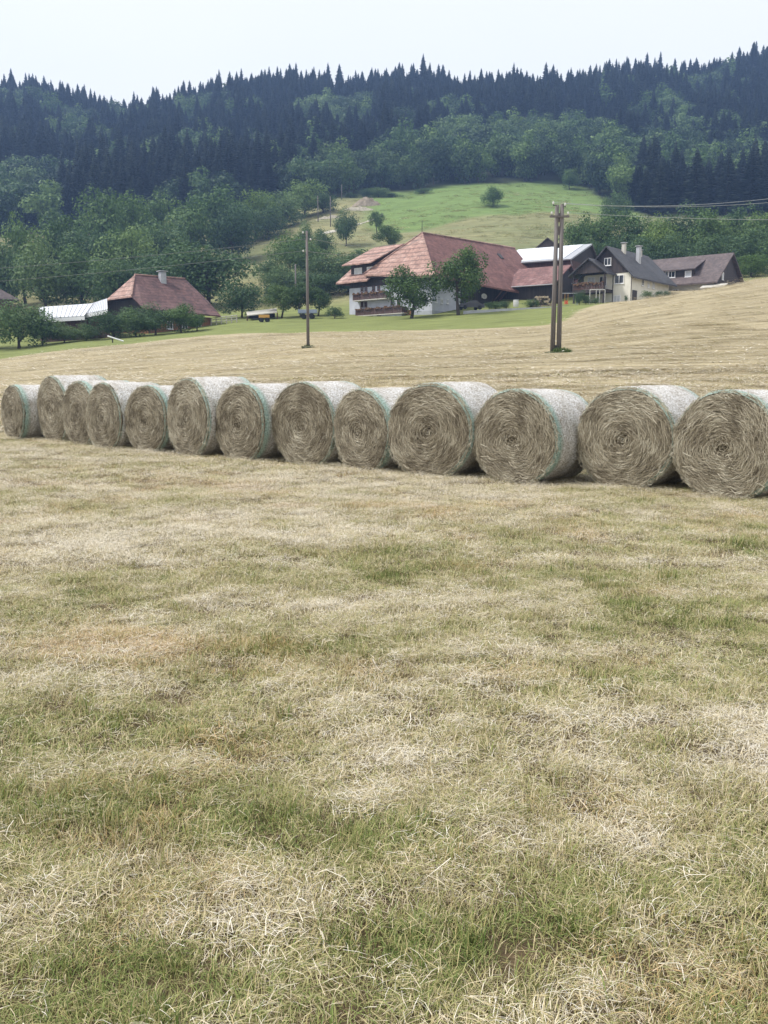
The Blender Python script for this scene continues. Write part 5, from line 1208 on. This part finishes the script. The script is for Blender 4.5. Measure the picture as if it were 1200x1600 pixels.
tuft(862, 54.7, 'low dry grass left uncut beside the double pole', 160, .5, .22)
def wire(label, p, q, sag_, group=None, r=.011, mat='wire'):
    pts = [p.lerp(q, k / 24) - UP * (sag_ * 4 * (k / 24) * (1 - k / 24)) for k in range(25)]
    e = MB().path(pts, r, 5).build('power_line', M[mat]); return tag(e, label, 'power line', group)
for k, (tp, py, sg) in enumerate(((TIPS[3], 222, 1.3), (TIPS[2], 246, 1.2), (TIPS[1], 330, .45))):
    wire(('upper', 'middle', 'lowest')[k] + ' power line running from the double pole past the dark-roofed houses', tp, at(1600, py, 56), sg)
h1_ = Vector((g1.x, g1.y, zt1))
mast = FH.P(6.5, 5.2, 0); mast.z = zpx(657, 361, mast.y)
for k, (dz_, pl, pm) in enumerate(((.55, 440, .2), (1.45, 462, 1.0))):
    nm = ('upper', 'lower')[k]; sgn = (.28, -.28)[k]
    wire(f'{nm} power line leading from the single pole past the chimneyed farmhouse', h1_ + Vector((sgn, -.05, -dz_)), at(-420, pl, 74), .5, r=.014, mat='wire_dark')
    wire(f'{nm} power line between the single pole and the big farmhouse roof', h1_ + Vector((sgn, -.05, -dz_)), mast - UP * pm, 1.3, r=.022, mat='wire_dark')
for px, Y, topy, lab in ((462.5, 175, 413, 'thin pole standing in the thicket behind the single utility pole'), (516.5, 300, 307, 'distant pole by the pale gravel track'), (534, 368, 288, 'distant pole at the wood edge beyond the earth mound'), (497, 310, 306, 'thin distant pole left of the pale gravel bank')):
    pole('utility_pole', lab, px, Y, topy, .17, arms=False)

# ------------------------------------------------------------------ earth mound, track and yard things
def mound(name, label, cat, px, Y, w, d, h, mat, seed):
    g = ground_at(px, Y); n, m = 26, 12; V, F = [], []
    for i in range(m):
        f = i / (m - 1)
        for j in range(n):
            t = 2 * math.pi * j / n; k = 1 + .25 * (vnoise(np.array([t * 2.0]), np.array([seed * 1.0]), seed)[0] - .5)
            x = math.cos(t) * w / 2 * f * k; y = math.sin(t) * d / 2 * f * k
            z = h * (1 - f ** 1.6) * (0.7 + .6 * vnoise(np.array([x * .9 + 5]), np.array([y * .9]), seed + 3)[0])
            V.append((g.x + x, g.y + y, tz(g.x + x, g.y + y) + z - .15))
    F = [(i * n + j, i * n + (j + 1) % n, (i + 1) * n + (j + 1) % n, (i + 1) * n + j) for i in range(m - 1) for j in range(n)]
    b = MB().add(V, F); return tag(b.build(name, mat, None), label, cat)
mound('earth_mound', 'brown mound of dug earth at the top of the track', 'mound', 572, 352, 11, 6, 3.2, M['soil'], 1)
mound('rubble_mound', 'paler rubble heap below the brown earth mound', 'mound', 562, 340, 12, 5, 1.2, M['stone'], 2)
mound('rubble_bank', 'pale bank of gravel beside the distant pole', 'mound', 512, 318, 11, 4, 1.0, M['stone'], 4)
mound('earth_bank', 'tan bank of bare ground in front of the hillside grove', 'mound', -6, 236, 10, 5, 4, M['soil'], 6)
def track():
    pts = [(498, 290), (520, 292), (545, 296), (565, 302), (585, 312), (600, 326)]; V, F = [], []
    fine = []
    for (a, b) in zip(pts[:-1], pts[1:]):
        for k in range(10): fine.append((a[0] + (b[0] - a[0]) * k / 10, a[1] + (b[1] - a[1]) * k / 10))
    for px, Y in fine:
        for o in (-1.6, 0, 1.6):
            g = ground_at(px, Y + o); V.append((g.x, g.y, tz(g.x, g.y) + .12))
    n = len(fine); F = [(3 * i + k, 3 * i + k + 1, 3 * i + k + 4, 3 * i + k + 3) for i in range(n - 1) for k in (0, 1)]
    tag(MB().add(V, F).build('track', M['path']), kind='structure')
track()
# low concrete wall of the yard
def yard_wall():
    p = [at(724, 492, 143), at(770, 489.5, 144), at(830, 486.5, 145), at(907, 483.5, 146)]
    b = MB()
    for a, c in zip(p[:-1], p[1:]):
        b.slab([(a.x, a.y, a.z + .62), (c.x, c.y, c.z + .62), (c.x, c.y + .3, c.z + .62), (a.x, a.y + .3, a.z + .62)], (0, 0, -2.0))
    tag(b.build('yard_wall', M['concrete']), 'low pale concrete wall along the farmyard behind the meadow', 'wall')
    g = MB().slab([(p[0].x, p[0].y + .3, p[0].z + .55), (p[-1].x, p[-1].y + .3, p[-1].z + .55), (p[-1].x - 2, p[-1].y + 10, p[-1].z + .75), (p[0].x + 6, p[0].y + 10, p[0].z + .75)], (0, 0, -1.5))
    tag(g.build('farmyard', M['asphalt']), kind='structure')
yard_wall()
YZ = at(850, 484, 146).z + .60
def yard_pt(px, Y): p = at(px, 480, Y); return Vector((p.x, p.y, YZ))
def firewood():
    c = yard_pt(848, 149.5); e = empty('firewood_pile', tuple(c), 'pile of pale cut firewood below the barn annex', 'firewood'); rr = random.Random(5)
    for row in range(5):
        for k in range(9 - row):
            x = (k - (9 - row) / 2) * .44 + rr.uniform(-.05, .05); z = .2 + row * .36
            p = c + Vector((x, rr.uniform(-.15, .15), z)); MB().tube(p + Vector((0, -.6, 0)), p + Vector((rr.uniform(-.1, .1), .6, rr.uniform(-.05, .05))), .21 * rr.uniform(.8, 1.1), None, 7).build('log', M['logend'] if rr.random() < .75 else M['bark'], e)
firewood()
def swing():
    c = yard_pt(889, 147.5); e = empty('swing_set', tuple(c), 'thin metal swing frame with a red-orange seat in the farmyard', 'swing'); w, h = 2.5, 2.1
    b = MB()
    for sx in (-w / 2, w / 2): b.tube(c + Vector((sx, -.7, 0)), c + Vector((sx, 0, h)), .045).tube(c + Vector((sx, .7, 0)), c + Vector((sx, 0, h)), .045)
    b.build('leg_frame', M['steelblue'], e); MB().tube(c + Vector((-w / 2, 0, h)), c + Vector((w / 2, 0, h)), .05).build('top_bar', M['alu'], e)
    q = c + Vector((-.45, 0, .45)); MB().obox(q, (Vector((1, 0, 0)), Vector((0, 1, 0)), UP), (.55, .4, .10)).obox(q + Vector((0, .2, .28)), (Vector((1, 0, 0)), Vector((0, 1, 0)), UP), (.55, .06, .5)).build('seat', M['orange'], e)
    for sx in (-.25, .25): MB().tube(q + Vector((sx, 0, 0)), Vector((q.x + sx, q.y, c.z + h)), .035).build('rope', M['yellow'], e)
swing()
def rack():
    g = ground_at(933, 146.5); c = Vector((g.x, g.y, g.z)); e = empty('metal_frame', tuple(c), 'pale metal post frame standing before the porch', 'frame')
    for x in (-1.2, -.2, .35, 1.2): MB().tube(c + Vector((x, 0, -.5)), c + Vector((x, 0, 2.2)), .055).build('post', M['porcelain'], e)
    MB().tube(c + Vector((-1.2, 0, 2.2)), c + Vector((1.2, 0, 2.2)), .055).build('top_bar', M['porcelain'], e)
rack()
def car():
    c = yard_pt(735, 146.0); c.z = at(735, 488, 144).z + .55; e = empty('parked_car', tuple(c), 'dark car parked under the eaves behind the larger fruit tree', 'car')
    u, v = Vector((.94, .34, 0)), Vector((-.34, .94, 0))
    prof = [(-2.1, .35), (-2.1, .75), (-1.3, .9), (-.75, 1.38), (.75, 1.42), (1.45, .95), (2.05, .85), (2.1, .35)]
    MB().slab([c + u * a - v * .8 + UP * z for a, z in prof], v * 1.6).build('body', M['carpaint'], e)
    MB().slab([c + u * a - v * .82 + UP * z for a, z in ((-1.15, .95), (-.7, 1.3), (.7, 1.33), (1.2, .97))], v * 1.64).build('side_window', M['pane'], e)
    for a in (-1.3, 1.3):
        for k in (-1, 1): MB().tube(c + u * a + v * (k * .72) + UP * .32, c + u * a + v * (k * .86) + UP * .32, .32, .32, 14).build('wheel', M['rubber'], e)
car()
c_ = yard_pt(806, 148)
e_ = empty('water_barrel', tuple(c_), 'pale barrel with flat lid standing in the farmyard', 'barrel')
MB().tube(c_, c_ + UP * .35, .40, .46, 14).tube(c_ + UP * .35, c_ + UP * .75, .46, .46, 14).tube(c_ + UP * .75, c_ + UP * 1.1, .46, .40, 14).build('staves', M['porcelain'], e_)
MB().tube(c_ + UP * 1.1, c_ + UP * 1.16, .43, .43, 14).build('lid', M['alu'], e_)
for px, py, w in ((775, 470, 26), (790, 472, 20), (828, 471, 18), (765, 475, 14), (838, 470, 10)):
    tree(px, py, 148.5, w, 's', 'low shrub along the dark barn side of the big farmhouse', 'shrubs along the barn side', name='shrub', cat='bush', minh=1.4)
# log fence and small things by the left farmhouse
def fence():
    p = [ground_at(x, 152.5 + (x - 338) * .05) for x in (330, 338, 346, 354, 362, 370)]
    e = empty('log_fence', tuple(p[0]), 'weathered log fence between the chimneyed farmhouse and small shed', 'fence')
    for q in p: MB().tube(q - UP * .4, q + UP * 1.25, .10, .09, 7).build('post', M['rustplow'], e)
    for h in (.45, .85, 1.15):
        for a, b in zip(p[:-1], p[1:]): MB().tube(a + UP * h + Vector((0, -.12, 0)), b + UP * h + Vector((0, -.12, 0)), .07, .07, 6).build('rail', M['rustplow'], e)
fence()
p_ = ground_at(413, 151.5)
e_ = empty('cart', tuple(p_), 'small ochre farm cart beside the open shed', 'cart')
X3 = (Vector((1, 0, 0)), Vector((0, 1, 0)), UP)
MB().obox(p_ + UP * .75, X3, (1.7, 1.0, .10)).obox(p_ + UP * .98 + Vector((0, -.48, 0)), X3, (1.7, .05, .40)).obox(p_ + UP * .98 + Vector((0, .48, 0)), X3, (1.7, .05, .40)).obox(p_ + UP * .98 + Vector((.83, 0, 0)), X3, (.05, .9, .40)).build('tray', M['yellow'], e_)
for sx in (-.5, .5):
    for sy in (-.5, .5): MB().tube(p_ + Vector((sx, sy - .06, .34)), p_ + Vector((sx, sy + .06, .34)), .36, .36, 12).build('wheel', M['rubber'], e_)
MB().tube(p_ + Vector((-.8, 0, .7)), p_ + Vector((-1.9, 0, .4)), .05).build('drawbar', M['iron'], e_)
p_ = ground_at(481, 155)
e_ = empty('trailer', tuple(p_), 'blue-grey trailer behind the foot of the single pole', 'trailer')
MB().obox(p_ + UP * .95, X3, (3.2, 1.6, .12)).obox(p_ + UP * 1.25 + Vector((0, -.77, 0)), X3, (3.2, .06, .5)).obox(p_ + UP * 1.25 + Vector((0, .77, 0)), X3, (3.2, .06, .5)).obox(p_ + UP * 1.25 + Vector((1.57, 0, 0)), X3, (.06, 1.5, .5)).obox(p_ + UP * 1.25 - Vector((1.57, 0, 0)), X3, (.06, 1.5, .5)).build('load_box', M['steelblue'], e_)
for sx in (-.7, .7):
    for sy in (-.8, .8): MB().tube(p_ + Vector((sx, sy - .1, .42)), p_ + Vector((sx, sy + .1, .42)), .44, .44, 14).build('wheel', M['rubber'], e_)
p_ = ground_at(176, 127)
e_ = empty('leaning_plank', tuple(p_), 'pale plank sloping down from a short post at the field edge', 'plank')
MB().tube(p_ - UP * .3, p_ + UP * .85, .09, .08, 8).build('post', M['bark'], e_)
a_, b_ = at(168, 525, 126.9), at(193, 532, 126.9); g_ = ground_at(193, 126.9)
MB().tube(Vector((a_.x, a_.y, p_.z + .92)), Vector((b_.x, b_.y, g_.z + .10)), .10, .10, 6).build('plank', M['frame_white'], e_)

# ------------------------------------------------------------------ haze over the valley
def haze():
    hm = bpy.data.materials.new('haze_air'); hm.use_nodes = True; n, l = hm.node_tree.nodes, hm.node_tree.links; n.clear()
    o = n.new('ShaderNodeOutputMaterial'); v = n.new('ShaderNodeVolumePrincipled')
    v.inputs['Color'].default_value = (0.36, 0.56, 1.0, 1); v.inputs['Density'].default_value = 0.00035; v.inputs['Anisotropy'].default_value = 0.1
    l.new(v.outputs[0], o.inputs['Volume'])
    x, y0, y1, z0, z1 = 960, -45, 1040, -3.5, 345
    b = MB().slab([(-x, y0, z1), (x, y0, z1), (x, y1, z1), (-x, y1, z1)], (0, 0, z0 - z1))
    tag(b.build('haze', hm), 'thin bluish haze in the valley air', 'haze', kind='stuff')
haze()
